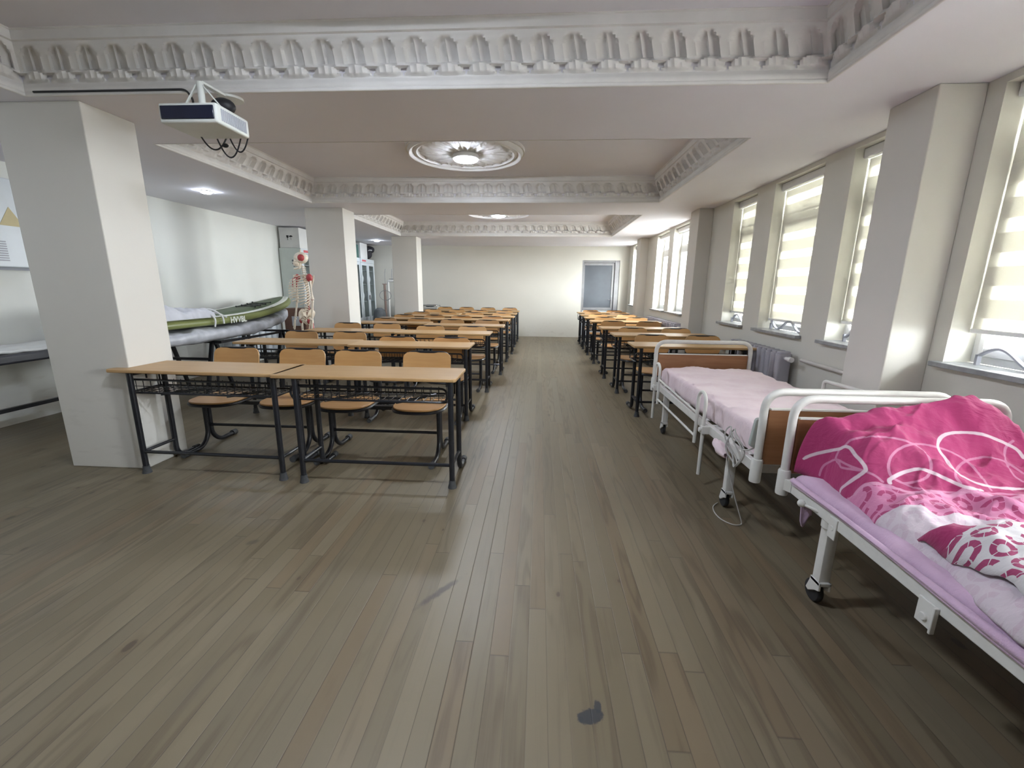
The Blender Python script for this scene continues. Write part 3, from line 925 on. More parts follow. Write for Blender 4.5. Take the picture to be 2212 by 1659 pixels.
# mattress with fitted sheet
def mattress(t, x0, x1, y0, y1, z0, z1, mat, amp=.006, seed=0, name='mattress', drop=.0):
    mb = MB(); nu, nv = 56, 96
    def prof(a):   # a 0..1 across: left side bottom -> top -> right side bottom
        pass
    w = x1-x0; R=.035; H=z1-z0
    path=[(x0+.005,z0-drop)]
    path += [(x0-.004, z0+H*.3),(x0, z1-R)]
    for k in range(1,6):
        a=PI-PI/2*k/5; path.append((x0+R+R*math.cos(a), z1-R+R*math.sin(a)))
    for k in range(1,24): path.append((x0+R+(w-2*R)*k/24, z1))
    for k in range(0,6):
        a=PI/2-PI/2*k/5; path.append((x1-R+R*math.cos(a), z1-R+R*math.sin(a)))
    path += [(x1,z0+H*.3),(x1-.005,z0-drop)]
    vs=[]; fs=[]; N=len(path); J=110
    for j in range(J+1):
        v=j/J; y=y0+(y1-y0)*v
        e=min(1,(y-y0)/.05,(y1-y)/.05); e=max(0,e)
        for i,(x,z) in enumerate(path):
            d = amp*fbm(x*5+seed,y*6,seed) + amp*.8*fbm(x*14,y*3+seed,2.)
            # long folds running from the corners
            fold = amp*1.6*max(0,math.sin((x*3.1+y*7.3)*2.2+2*fbm(x*2,y*2,seed)))**6
            top = 1 if 7<=i<N-7 else .35
            zz = z + (d+fold)*top
            if z > z1-R*1.2: zz -= R*.8*(1-math.sqrt(max(0,1-(1-e)**2)))
            xx = x + (0 if top==1 else d*1.6*( -1 if i<N/2 else 1))
            if i<3: zz = z + drop*.9*fbm(3,y*5+seed,1.)
            vs.append((xx,y,zz))
    for j in range(J):
        for i in range(N-1): fs.append((j*N+i,j*N+i+1,(j+1)*N+i+1,(j+1)*N+i))
    fs.append(tuple(range(N-1,-1,-1))); fs.append(tuple(J*N+i for i in range(N)))
    # bottom
    for j in range(J): fs.append((j*N,(j+1)*N,(j+1)*N+N-1,j*N+N-1))
    mb.add(vs,fs)
    return mb.build(name, mat, t, ang=80)
mt = mattress(bed1,1.215,2.06,2.245,4.255,.463,.615,M['pinksheet'],.010,1.0,'sheeted_mattress',.0)
# lowered safety rails along the aisle side: tall hairpin hoops and thin bars
xr_ = 1.135
for (ya, yb, la, lb) in ((2.885,3.02,.10,.285),(4.165,4.03,.12,.30)):
    h = MB(); zt = .675
    pts = [(xr_,ya,la),(xr_,ya,zt-.065)]+[(xr_,(ya+yb)/2+(ya-yb)/2*math.cos(PI*k/10),zt-.065+.065*math.sin(PI*k/10)) for k in range(1,10)]+[(xr_,yb,zt-.065),(xr_,yb,lb)]
    h.tube(pts,.0125,10); h.build('side_rail_hoop', M['wmetal'], bed1)
    c = MB(); c.box(xr_-.016,xr_+.065,ya-.022,ya+.022,.40,.455); c.cyl((xr_-.016,ya,.428),(xr_-.030,ya,.428),.017,12); c.build('rail_clamp', M['wmetal'], bed1, bevel=.003)
r = MB(); r.tube([(xr_,3.02,.505),(xr_,4.03,.535)],.008,8); r.tube([(xr_,3.02,.335),(xr_,4.03,.345)],.009,8); r.build('side_rail_bar', M['wmetal'], bed1)
# far-side rail hoop seen beyond the mattress
h = MB(); h.tube(fillet([(2.105,3.24,.42),(2.105,3.24,.715),(2.105,2.50,.735),(2.105,2.50,.42)],.03,4),.013,8); h.build('far_side_rail', M['wmetal'], bed1)
# hand control hanging inside the near hoop with its looped lead
hc = thing('bed_hand_control', 'grey green hand control with looped lead hooked on the pink-sheeted bed', 'remote control', (1.185,2.285,.62))
MB().prism(rrect(-.028,.028,-.09,.075,.02,4), -.012,.012,'y', M=Matrix.Rotation(.12,4,'Y')).build('handset', M['teal'], hc, bevel=.004)
c = MB()
def loop(cx, cy, cz, a, b, tilt, n=26, t0=0, t1=2*PI):
    return [(cx+.012*math.sin(3*k/n*2*PI), cy+a*math.cos(t0+(t1-t0)*k/n)*math.cos(tilt)-b*math.sin(t0+(t1-t0)*k/n)*math.sin(tilt)*.2, cz+b*math.sin(t0+(t1-t0)*k/n)+a*math.cos(t0+(t1-t0)*k/n)*math.sin(tilt)) for k in range(n+1)]
for q,(dy,dz,a,b_,ti) in enumerate(((.14,-.14,.10,.075,.5),(.17,-.15,.12,.06,.7),(.13,-.155,.09,.085,.35))):
    c.tube(loop(-.035-.008*q,dy,dz,a,b_,ti),.0042,6)
c.tube(fillet([(0,-.0,-.09),(-.02,.03,-.12),(-.035,.06,-.13)],.02),.0042,6)
c.build('coiled_lead', M['gcable'], hc)
# mains lead hanging to the floor
c = MB(); pts = [(1.14,2.50,.415),(1.150,2.49,.33),(1.17,2.47,.24),(1.19,2.43,.14),(1.215,2.40,.05),(1.225,2.395,.012),(1.21,2.385,.006),(1.17,2.39,.005),(1.13,2.44,.005),(1.12,2.52,.005),(1.14,2.60,.0055),(1.19,2.655,.006)]
def smooth_path(p, n=6):
    p=[V(q) for q in p]; out=[]
    for i in range(len(p)-1):
        p0=p[max(0,i-1)];p1=p[i];p2=p[i+1];p3=p[min(len(p)-1,i+2)]
        for k in range(n):
            t=k/n
            out.append(.5*((2*p1)+(p2-p0)*t+(2*p0-5*p1+4*p2-p3)*t*t+(3*p1-p0-3*p2+p3)*t**3))
    out.append(p[-1]); return out
c.tube(smooth_path(pts),.0035,6)
tag(c.build('mains_lead', M['gcable']), 'thin pale lead hanging from the pink bed down to the floor', 'cable')
# pink rag knotted to the frame
mb = MB(); 
def rag(u, v):
    a=2*PI*u; r=.028*(1+.35*fbm(math.cos(a)*1.5,v*5,3.))*(.5+1.1*math.sin(PI*min(1,v*.95+.05)))
    return (1.128+ r*math.cos(a)*.7, 2.66-.17*v+ .01*math.sin(a), .425-.03*v+r*math.sin(a)*.8)
mb.grid(20,14,rag)
tag(mb.build('pink_rag', M['pinksheet']), 'small pink rag tied to the frame of the farther bed', 'cloth')

bed2 = make_bed(1.215,2.16,.02,2.045,'white hospital bed under the magenta duvet, nearest the camera', .44, .865)
panel(bed2,1.215,2.16,2.045,.49,.765); panel(bed2,1.215,2.16,.02,.49,.765)
for y in (.32,1.745):
    for x in (1.262,2.11): caster(bed2,x,y,.412)
br = MB()
for (y,sz) in ((1.745,.0),(1.18,.0)):
    br.box(1.208,1.214,y-.13+.0,y-.055,.36,.455) if sz else None
br.lathe([(.036,.375),(.036,.445),(.030,.447)],16,Matrix.Translation((1.262,1.745,0)))
br.tube([(1.235,1.775,.425),(1.19,1.83,.435)],.007,8); br.ball((1.185,1.836,.436),.017,.017,.017)
br.box(1.218,1.2245,1.655,1.70,.365,.455)
br.cyl((1.2165,1.678,.41),(1.2245,1.678,.41),.012,10)
br2 = MB(); br2.box(1.217,1.2235,1.20,1.262,.345,.43); br2.box(1.208,1.2235,1.195,1.203,.34,.43); br2.cyl((1.210,1.232,.375),(1.2175,1.232,.375),.013,10)
br.build('bracket', M['wmetal'], bed2, bevel=.002); br2.build('bracket', M['wmetal'], bed2, bevel=.002)
mattress(bed2,1.228,2.13,.06,2.0,.468,.518,M['lilac'],.006,5.0,'sheeted_mattress',.0)
# edge of the lilac sheet hanging over the rail
sk = MB()
def skirt(u, v):
    y = .12+1.85*u
    wv = .5+.5*fbm(y*3.2,1.3,.2)
    d = v
    low = .462 + .016*wv + .008*math.sin(y*5)
    z = .500*(1-d)+low*d
    x = 1.222 - .012*math.sin(PI*min(1,d*1.2)) - .016*d*wv - .006
    return (x, y, z)
sk.grid(90,8,skirt)
o = sk.build('sheet_edge', M['lilac'], bed2); md = o.modifiers.new('solid','SOLIDIFY'); md.thickness = .003; md.offset = 1
# hanging tuft of lilac sheet under the head end
sk = MB(); sk.grid(10,8,lambda u,v:(1.27+.05*u,1.98-.02*v,.41-.16*v*(.8+.2*math.sin(u*5))+.0))
o = sk.build('sheet_corner', M['lilac'], bed2); md = o.modifiers.new('solid','SOLIDIFY'); md.thickness = .004

# duvet
def duvet_edge(u):      # where its aisle edge runs (x) for u metres from the hoop
    pts = [(-.1,1.235),(.0,1.238),(.05,1.262),(.12,1.298),(.3,1.29),(.5,1.272),(.65,1.275),(.75,1.285),(.85,1.25),(.95,1.215),(1.1,1.20),(3,1.20)]
    for i in range(len(pts)-1):
        a,b_=pts[i],pts[i+1]
        if a[0]<=u<=b_[0]:
            t=(u-a[0])/(b_[0]-a[0]); return a[1]+(b_[1]-a[1])*t
    return 1.20
YH = 2.012
def uvset(o, fn):
    me=o.data; l=me.uv_layers.new(name='UVMap')
    for lp in me.loops:
        p=me.vertices[lp.vertex_index].co; l.data[lp.index].uv = fn(p)
def duvet_z(u, v, zb=.512):
    """v : metres from the aisle edge of the duvet at this u"""
    g = math.exp(-(max(0,u)/.26)**2)
    ew = .05 + .10*min(1,u/.3)
    e = min(1, v/ew); e = math.sqrt(max(0,1-(1-e)**2))
    th = .085 + g*(.225 + .045*min(1,v/.3))
    th += .065*math.exp(-((u-.04)/.10)**2-((v-.63)/.09)**2)
    th -= .26*g*max(0,(v-.72)/.25)
    th += .030*fbm(u*3.2,v*2.6,1.7) + .016*fbm(u*8+v*3,v*7,4.1) + .007*fbm(u*17,v*15,2.2) - .022*abs(fbm(u*5.5+1.3*v,v*4,6.3)) + .012*max(0,1-6*abs(fbm(u*4+v*2.2,v*3.1-u,9.1)))
    th += .022*max(0,math.sin(11*u+4*v+2.2*fbm(u*2,v*2,8.)))**3
    th += .030*math.exp(-((v-.12-.55*u)/.04)**2)*min(1,u*3)
    th -= .030*math.exp(-((u-.10-.10*v)/.028)**2)*min(1,v*8)*max(0,1-v*1.6)
    eh = min(1,max(0,u+.005)/.06); eh=math.sqrt(max(0,1-(1-eh)**2))
    return zb + max(.012, th)*e*(.35+.65*eh)
dv = MB(); NU, NV = 380, 250
def dpt(i, j):
    u = 1.86*(i/(NU-1))**1.35; q = (j/(NV-1))**1.35
    x0 = duvet_edge(u) + .010*fbm(u*9,0,3.)
    wtot = 2.15 - x0
    v = wtot*q
    return (x0+v, YH-u, duvet_z(u, v) )
vs=[dpt(i,j) for j in range(NV) for i in range(NU)]
fs=[(j*NU+i,j*NU+i+1,(j+1)*NU+i+1,(j+1)*NU+i) for j in range(NV-1) for i in range(NU-1)]
dv.add(vs,fs)
duv = dv.build('duvet', M['duvet'], None, ang=180)
uvset(duv, lambda p:(YH-p.y, p.x-1.235))
STROKES_THICK = [[(1.257, 1.985, 0.591), (1.261, 1.979, 0.598), (1.266, 1.971, 0.607), (1.272, 1.961, 0.617), (1.278, 1.949, 0.627), (1.285, 1.937, 0.637), (1.293, 1.923, 0.647), (1.301, 1.91, 0.657), (1.309, 1.9, 0.664), (1.314, 1.891, 0.671), (1.316, 1.879, 0.677), (1.318, 1.869, 0.683), (1.32, 1.861, 0.688), (1.322, 1.855, 0.693), (1.325, 1.851, 0.699), (1.327, 1.847, 0.703), (1.329, 1.842, 0.707), (1.33, 1.836, 0.709), (1.332, 1.831, 0.709), (1.334, 1.826, 0.709), (1.336, 1.82, 0.707), (1.337, 1.815, 0.704), (1.338, 1.808, 0.699), (1.339, 1.801, 0.694), (1.339, 1.792, 0.689), (1.339, 1.781, 0.685), (1.34, 1.768, 0.681), (1.341, 1.757, 0.676), (1.343, 1.75, 0.67), (1.346, 1.745, 0.665), (1.346, 1.739, 0.661), (1.346, 1.735, 0.656), (1.345, 1.731, 0.653), (1.344, 1.728, 0.649), (1.342, 1.727, 0.646), (1.339, 1.727, 0.643), (1.336, 1.727, 0.639), (1.331, 1.727, 0.633), (1.326, 1.729, 0.627), (1.32, 1.73, 0.619), (1.315, 1.733, 0.612), (1.309, 1.736, 0.603), (1.303, 1.74, 0.593), (1.299, 1.745, 0.583), (1.296, 1.751, 0.573), (1.295, 1.757, 0.564), (1.295, 1.764, 0.556), (1.295, 1.77, 0.548), (1.295, 1.774, 0.541), (1.295, 1.776, 0.534), (1.295, 1.776, 0.528), (1.295, 1.775, 0.522), (1.294, 1.774, 0.519)], [(1.983, 1.777, 0.705), (1.983, 1.783, 0.71), (1.982, 1.791, 0.717), (1.981, 1.799, 0.725), (1.975, 1.806, 0.733), (1.967, 1.813, 0.739), (1.957, 1.82, 0.745), (1.943, 1.826, 0.752), (1.926, 1.828, 0.759), (1.911, 1.831, 0.765), (1.897, 1.836, 0.771), (1.879, 1.836, 0.777), (1.864, 1.841, 0.781), (1.851, 1.848, 0.781), (1.838, 1.856, 0.781), (1.824, 1.862, 0.779), (1.808, 1.866, 0.778), (1.791, 1.866, 0.777), (1.77, 1.861, 0.777), (1.751, 1.856, 0.775), (1.734, 1.851, 0.773), (1.722, 1.847, 0.769), (1.711, 1.842, 0.765), (1.7, 1.835, 0.761), (1.691, 1.828, 0.756), (1.682, 1.821, 0.75), (1.674, 1.813, 0.744), (1.668, 1.805, 0.738), (1.666, 1.798, 0.73), (1.667, 1.792, 0.721), (1.67, 1.786, 0.713), (1.675, 1.78, 0.703), (1.678, 1.771, 0.694), (1.68, 1.761, 0.685), (1.677, 1.745, 0.677), (1.662, 1.715, 0.675), (1.667, 1.705, 0.666), (1.68, 1.703, 0.656), (1.686, 1.692, 0.65), (1.689, 1.678, 0.648), (1.69, 1.663, 0.647), (1.697, 1.657, 0.643), (1.705, 1.652, 0.641), (1.716, 1.649, 0.638), (1.731, 1.65, 0.635), (1.748, 1.648, 0.632), (1.764, 1.645, 0.631), (1.778, 1.641, 0.631), (1.794, 1.639, 0.631), (1.816, 1.641, 0.629), (1.84, 1.647, 0.627), (1.854, 1.644, 0.628), (1.86, 1.639, 0.631)], [(1.386, 1.654, 0.629), (1.387, 1.656, 0.63), (1.388, 1.66, 0.632), (1.39, 1.664, 0.635), (1.393, 1.667, 0.638), (1.398, 1.668, 0.641), (1.404, 1.67, 0.644), (1.41, 1.672, 0.647), (1.419, 1.675, 0.65), (1.43, 1.68, 0.653), (1.443, 1.686, 0.655), (1.456, 1.692, 0.657), (1.469, 1.696, 0.66), (1.481, 1.696, 0.665), (1.493, 1.695, 0.67), (1.505, 1.694, 0.674), (1.516, 1.691, 0.676), (1.52, 1.683, 0.679), (1.528, 1.678, 0.678), (1.538, 1.675, 0.675), (1.547, 1.67, 0.672), (1.554, 1.662, 0.67), (1.565, 1.657, 0.665), (1.575, 1.651, 0.66), (1.583, 1.642, 0.657), (1.593, 1.636, 0.653), (1.6, 1.626, 0.65), (1.605, 1.614, 0.648), (1.611, 1.604, 0.647), (1.621, 1.597, 0.646), (1.635, 1.593, 0.645), (1.674, 1.613, 0.633), (1.69, 1.618, 0.629)]] #STRK
STROKES_THIN = [[(1.321, 1.859, 0.689), (1.318, 1.859, 0.681), (1.315, 1.859, 0.669), (1.312, 1.859, 0.656), (1.31, 1.857, 0.646), (1.309, 1.852, 0.639), (1.309, 1.845, 0.635), (1.308, 1.836, 0.633), (1.308, 1.828, 0.631), (1.308, 1.823, 0.628), (1.307, 1.819, 0.625), (1.307, 1.815, 0.623), (1.309, 1.808, 0.623), (1.311, 1.798, 0.625), (1.314, 1.786, 0.628), (1.316, 1.772, 0.633), (1.317, 1.757, 0.637), (1.322, 1.747, 0.64), (1.328, 1.74, 0.642), (1.335, 1.733, 0.644), (1.341, 1.726, 0.644), (1.346, 1.717, 0.644), (1.35, 1.708, 0.643), (1.355, 1.701, 0.642), (1.36, 1.694, 0.639), (1.363, 1.686, 0.636), (1.365, 1.678, 0.633), (1.367, 1.671, 0.629), (1.369, 1.667, 0.627)], [(1.33, 1.845, 0.711), (1.333, 1.844, 0.717), (1.336, 1.843, 0.724), (1.342, 1.842, 0.733), (1.349, 1.838, 0.741), (1.36, 1.834, 0.747), (1.376, 1.832, 0.752), (1.394, 1.832, 0.756), (1.401, 1.815, 0.764), (1.415, 1.807, 0.767), (1.441, 1.812, 0.766), (1.463, 1.811, 0.765), (1.475, 1.802, 0.766), (1.49, 1.799, 0.765), (1.502, 1.797, 0.763), (1.512, 1.792, 0.762), (1.522, 1.788, 0.76), (1.534, 1.786, 0.756), (1.547, 1.784, 0.751), (1.559, 1.782, 0.745), (1.572, 1.781, 0.738), (1.58, 1.777, 0.732), (1.575, 1.758, 0.73), (1.591, 1.764, 0.719), (1.569, 1.73, 0.722), (1.568, 1.721, 0.716), (1.566, 1.712, 0.71), (1.562, 1.702, 0.703), (1.556, 1.692, 0.698), (1.551, 1.685, 0.691), (1.548, 1.679, 0.685), (1.544, 1.675, 0.678), (1.54, 1.672, 0.671), (1.536, 1.669, 0.665), (1.531, 1.666, 0.66), (1.525, 1.663, 0.655), (1.518, 1.661, 0.651), (1.508, 1.658, 0.647), (1.491, 1.649, 0.646), (1.478, 1.645, 0.644), (1.473, 1.651, 0.639), (1.464, 1.652, 0.635), (1.454, 1.653, 0.632), (1.443, 1.653, 0.63), (1.434, 1.655, 0.63), (1.425, 1.657, 0.633), (1.416, 1.661, 0.637), (1.409, 1.665, 0.641), (1.405, 1.672, 0.646), (1.403, 1.679, 0.651), (1.405, 1.687, 0.655), (1.407, 1.695, 0.661), (1.41, 1.702, 0.668), (1.415, 1.711, 0.674), (1.419, 1.718, 0.681), (1.425, 1.725, 0.689), (1.431, 1.731, 0.697), (1.438, 1.738, 0.704), (1.447, 1.744, 0.711), (1.457, 1.751, 0.717), (1.469, 1.758, 0.723), (1.482, 1.764, 0.729), (1.497, 1.769, 0.734), (1.51, 1.773, 0.74), (1.524, 1.775, 0.744), (1.537, 1.777, 0.747), (1.553, 1.782, 0.748), (1.578, 1.797, 0.744), (1.599, 1.805, 0.741), (1.616, 1.806, 0.74), (1.629, 1.801, 0.739), (1.643, 1.798, 0.736), (1.661, 1.798, 0.732), (1.679, 1.801, 0.727), (1.694, 1.799, 0.723), (1.706, 1.795, 0.719), (1.715, 1.787, 0.715), (1.729, 1.785, 0.708), (1.74, 1.78, 0.702), (1.753, 1.777, 0.694), (1.764, 1.774, 0.686), (1.77, 1.767, 0.679), (1.769, 1.755, 0.675), (1.768, 1.743, 0.669), (1.768, 1.733, 0.663), (1.768, 1.721, 0.656), (1.766, 1.707, 0.649), (1.749, 1.679, 0.648), (1.746, 1.666, 0.642), (1.745, 1.657, 0.636), (1.741, 1.645, 0.632), (1.737, 1.636, 0.628), (1.734, 1.628, 0.626)], [(1.289, 1.909, 0.538), (1.289, 1.908, 0.547), (1.29, 1.908, 0.56), (1.292, 1.907, 0.574), (1.294, 1.904, 0.586), (1.297, 1.901, 0.595), (1.3, 1.896, 0.603), (1.303, 1.89, 0.611), (1.304, 1.88, 0.619), (1.305, 1.872, 0.627), (1.306, 1.865, 0.634), (1.308, 1.858, 0.639), (1.31, 1.85, 0.643), (1.311, 1.838, 0.645), (1.311, 1.824, 0.645), (1.313, 1.811, 0.644), (1.316, 1.799, 0.643), (1.319, 1.786, 0.643), (1.32, 1.77, 0.644), (1.322, 1.755, 0.646), (1.326, 1.745, 0.646), (1.332, 1.739, 0.645), (1.337, 1.733, 0.645), (1.341, 1.727, 0.645), (1.343, 1.723, 0.646)], [(1.61, 1.619, 0.654), (1.611, 1.625, 0.657), (1.612, 1.633, 0.661), (1.612, 1.64, 0.666), (1.613, 1.646, 0.671), (1.617, 1.652, 0.676), (1.659, 1.697, 0.665), (1.672, 1.71, 0.667), (1.706, 1.743, 0.661), (1.718, 1.752, 0.666), (1.732, 1.762, 0.67), (1.742, 1.766, 0.677), (1.753, 1.77, 0.682), (1.766, 1.774, 0.686), (1.781, 1.78, 0.689), (1.799, 1.786, 0.69), (1.815, 1.791, 0.691), (1.828, 1.793, 0.693), (1.838, 1.793, 0.696), (1.846, 1.79, 0.699), (1.851, 1.783, 0.701), (1.853, 1.771, 0.704), (1.865, 1.766, 0.702), (1.876, 1.762, 0.7), (1.889, 1.76, 0.696), (1.902, 1.76, 0.691), (1.909, 1.756, 0.687), (1.912, 1.75, 0.683), (1.916, 1.743, 0.679), (1.922, 1.737, 0.674), (1.929, 1.732, 0.668), (1.936, 1.728, 0.662), (1.941, 1.725, 0.658)], [(1.982, 1.829, 0.76), (1.975, 1.826, 0.757), (1.965, 1.823, 0.751), (1.956, 1.82, 0.744), (1.947, 1.816, 0.738), (1.94, 1.811, 0.732), (1.935, 1.806, 0.724), (1.93, 1.8, 0.717), (1.924, 1.793, 0.71), (1.914, 1.779, 0.704), (1.905, 1.767, 0.698), (1.903, 1.758, 0.689), (1.9, 1.749, 0.681), (1.89, 1.733, 0.676), (1.884, 1.719, 0.67), (1.887, 1.712, 0.661), (1.889, 1.706, 0.655), (1.891, 1.698, 0.65), (1.891, 1.687, 0.648), (1.891, 1.679, 0.646), (1.89, 1.672, 0.645)], [(1.406, 1.668, 0.643), (1.416, 1.663, 0.639), (1.43, 1.658, 0.632), (1.442, 1.648, 0.627), (1.454, 1.639, 0.623), (1.455, 1.622, 0.627), (1.461, 1.612, 0.628), (1.477, 1.611, 0.626), (1.493, 1.609, 0.625), (1.507, 1.602, 0.626), (1.528, 1.602, 0.624), (1.562, 1.614, 0.618), (1.578, 1.608, 0.62), (1.588, 1.599, 0.624), (1.6, 1.594, 0.628), (1.613, 1.587, 0.632), (1.631, 1.579, 0.637), (1.698, 1.605, 0.625), (1.76, 1.616, 0.619), (1.8, 1.61, 0.62), (1.821, 1.6, 0.625)]] #STRN
PINK = [(0.291, 0.057), (0.313, 0.058), (0.346, 0.121), (0.391, 0.176), (0.411, 0.222), (0.412, 0.345), (0.416, 0.583)] #PINK
PALE = [(0.476, 0.033), (0.481, 0.065), (0.495, 0.104), (0.498, 0.154), (0.557, 0.167), (0.556, 0.19), (0.552, 0.226), (0.556, 0.275), (0.589, 0.297), (0.584, 0.416)] #PALE
def stroke_attr(name, strokes):
    co = np.array([tuple(p.co) for p in duv.data.vertices]); d = np.full(len(co), 1.0)
    for st_ in strokes:
        pts = np.array([tuple(q) for q in st_])
        for a, b_ in zip(pts[:-1], pts[1:]):
            ab = b_-a; L2 = max(1e-9, ab@ab); t = np.clip(((co-a)@ab)/L2,0,1); d = np.minimum(d, np.linalg.norm(co-(a+t[:,None]*ab),axis=1))
    at = duv.data.attributes.new(name,'FLOAT','POINT'); at.data.foreach_set('value', d.astype(np.float32))
def edge_attr(name, line):
    line = sorted((v_,u_) for u_,v_ in line)
    co = np.array([(YH-p.co.y, p.co.x-1.235) for p in duv.data.vertices])
    d = co[:,0]-np.interp(co[:,1],[q[0] for q in line],[q[1] for q in line])
    at = duv.data.attributes.new(name,'FLOAT','POINT'); at.data.foreach_set('value', d.astype(np.float32))
stroke_attr('swirl_thick', STROKES_THICK); stroke_attr('swirl_thin', STROKES_THIN); edge_attr('pink_edge', PINK); edge_attr('pale_edge', PALE)
md = duv.modifiers.new('solid','SOLIDIFY'); md.thickness = .012; md.offset = -1
tag(duv, 'crumpled magenta duvet with white swirls spread on the nearest bed', 'duvet')
# folded-back strip of the duvet showing its white side
fo = MB()
NU2, NV2 = 90, 60
def fpt(i, j):
    a = i/(NU2-1); q = j/(NV2-1)
    # a : from the roll towards the camera ; q : across from the aisle edge
    x0 = 1.288 - .10*max(0,a-.25) + .010*fbm(a*4,2.,9.)
    v = (2.16-x0)*q
    yroll = .630 + .30*(x0+v-1.288) + .030*fbm(q*5,1.,5.)            # u of the roll crest
    u = yroll + .95*a
    zb = duvet_z(u, max(0,x0+v-duvet_edge(u)))
    ee = min(1,q/.05); ee=math.sqrt(max(0,1-(1-ee)**2))
    if a<.07: drop = .072*math.sqrt(max(0,1-((a-.07)/.07)**2))+.003
    else: drop = .022 + .053*math.exp(-(a-.07)*6)
    z = zb + .004 + drop*(.25+.75*ee) + .010*fbm(u*5,v*4,2.)*min(1,a*6)*ee + .010*max(0,math.sin(16*u-9*v))**3*min(1,a*8)
    return (x0+v, YH-u, z)
vs=[fpt(i,j) for j in range(NV2) for i in range(NU2)]
fs=[(j*NU2+i,j*NU2+i+1,(j+1)*NU2+i+1,(j+1)*NU2+i) for j in range(NV2-1) for i in range(NU2-1)]
fo.add(vs,fs)
o = fo.build('folded_back_part', M['duvetu'], duv, ang=180)
uvset(o, lambda p:(YH-p.y, p.x-1.235)); o['label'] = 'white reverse side with magenta rings'
md = o.modifiers.new('solid','SOLIDIFY'); md.thickness = .008; md.offset = -1

# ------------------------------------------------------------------ radiators and pipe on the window wall
def radiator(x, y0, y1, z0, z1, n, label, mat, w=.10, grp=None, pitchx=1):
    t = thing('radiator', label, 'radiator', (x,(y0+y1)/2,0), 0, grp)
    mb = MB(); p=(y1-y0)/n; h=(y1-y0)/2
    for k in range(n):
        yc=-h+p*(k+.5)
        mb.prism(rrect(-w/2,w/2,yc-p*.40,yc+p*.40,p*.3,3),z0+.02,z1-.02)
        mb.prism(rrect(-w/2+.01,w/2-.01,yc-p*.30,yc+p*.30,p*.2,3),z1-.02,z1); 
    mb.cyl((0,-h,z0+.06),(0,h,z0+.06),.022,10); mb.cyl((0,-h,z1-.06),(0,h,z1-.06),.022,10)
    mb.build('fins', mat, t, bevel=.003)
    f = MB()
    for yy in (-h+p*.5,h-p*.5): f.box(-w/2+.01,w/2-.01,yy-.012,yy+.012,.001,z0+.022)
    f.build('foot', mat, t)
    v = MB(); v.cyl((0,-h+.002,z1-.06),(0,-h-.05,z1-.06),.017,10); v.cyl((0,-h-.05,z1-.06),(0,-h-.095,z1-.06),.024,12); v.build('valve', M['upvc'], t)
    return t
RAD = radiator(2.31,4.14,5.25,.14,.80,12,'lilac grey fin radiator under the middle window behind the pink bed',M['rad'],.13)
radiator(2.33,7.45,9.45,.14,.80,20,'grey fin radiator under the bare windows past the second pier',M['rad'],.13)
p = MB(); p.tube([(2.385,4.03,.745),(2.385,3.165,.735)],.016,10); p.tube([(2.385,3.2,.735),(2.385,3.2,.70)],.008,6)
o = p.build('feed_pipe', M['pipe'], RAD); o.location = (-2.31,-(4.14+5.25)/2,0); o['label'] = 'painted pipe running along the wall to the pier'
# ------------------------------------------------------------------ left wall : steel cabinets, boxes, bags
def make_cabinet():
    t = thing('glass_door_cabinet','x','cabinet')
    D=.44; Wc=.935; H=2.07
    b = MB(); b.box(0,D-.02,0,.018,0.06,H); b.box(0,D-.02,Wc-.018,Wc,.06,H); b.box(0,D-.02,.018,Wc-.018,H-.02,H); b.box(0,D-.02,.018,Wc-.018,.06,.08); b.box(0,.015,.018,Wc-.018,.08,H-.02); b.box(.02,D-.03,.02,Wc-.02,0,.06)
    b.build('carcass', M['cabg'], t, bevel=.003)
    for z in (.45,.95,1.40,1.75):
        MB().box(.016,D-.05,.019,Wc-.019,z,z+.015).build('shelf', M['cabi'], t)
    MB().box(D-.02,D,.0,Wc,H-.10,H).build('top_fascia', M['cabw'], t, bevel=.003)
    MB().box(D+.0005,D+.002,.10,.36,H-.075,H-.03).build('red_label', M['inkred'], t)
    for k in range(2):
        y0=.004+k*Wc/2; y1=y0+Wc/2-.008
        f=MB(); w=.075; x0,x1=D-.019,D-.001; z0,z1=.07,H-.105
        f.box(x0,x1,y0,y0+w,z0,z1); f.box(x0,x1,y1-w,y1,z0,z1); f.box(x0,x1,y0+w,y1-w,z1-.07,z1); f.box(x0,x1,y0+w,y1-w,z0,.55)
        o=f.build('door', M['cabw'], t, bevel=.003)
        MB().box(D-.013,D-.009,y0+w-.005,y1-w+.005,.545,z1-.065).build('pane', M['cglass'], o, smooth=False)
        yy = y1-.03 if k==0 else y0+.03
        MB().box(D,D+.018,yy-.008,yy+.008,1.0,1.12).build('door_handle', M['alud'], o, bevel=.003)
    return t
CY=[8.47+.955*k for k in range(4)]
names=['nearest glass-door steel cabinet on the left wall beside the skeleton','second glass-door steel cabinet along the left wall hidden by the pillar','third glass-door steel cabinet along the left wall, below the white carton','glass-door steel cabinet at the far end of the left wall below the black bag']
cab0=make_cabinet()
for k,y in enumerate(CY):
    if k==0: cab0.location=(XL+.015,y,0); cab0['label']=names[0]; cab0['group']='steel cabinets on the left wall'
    else: dup(cab0,(XL+.015,y,0),0,names[k])
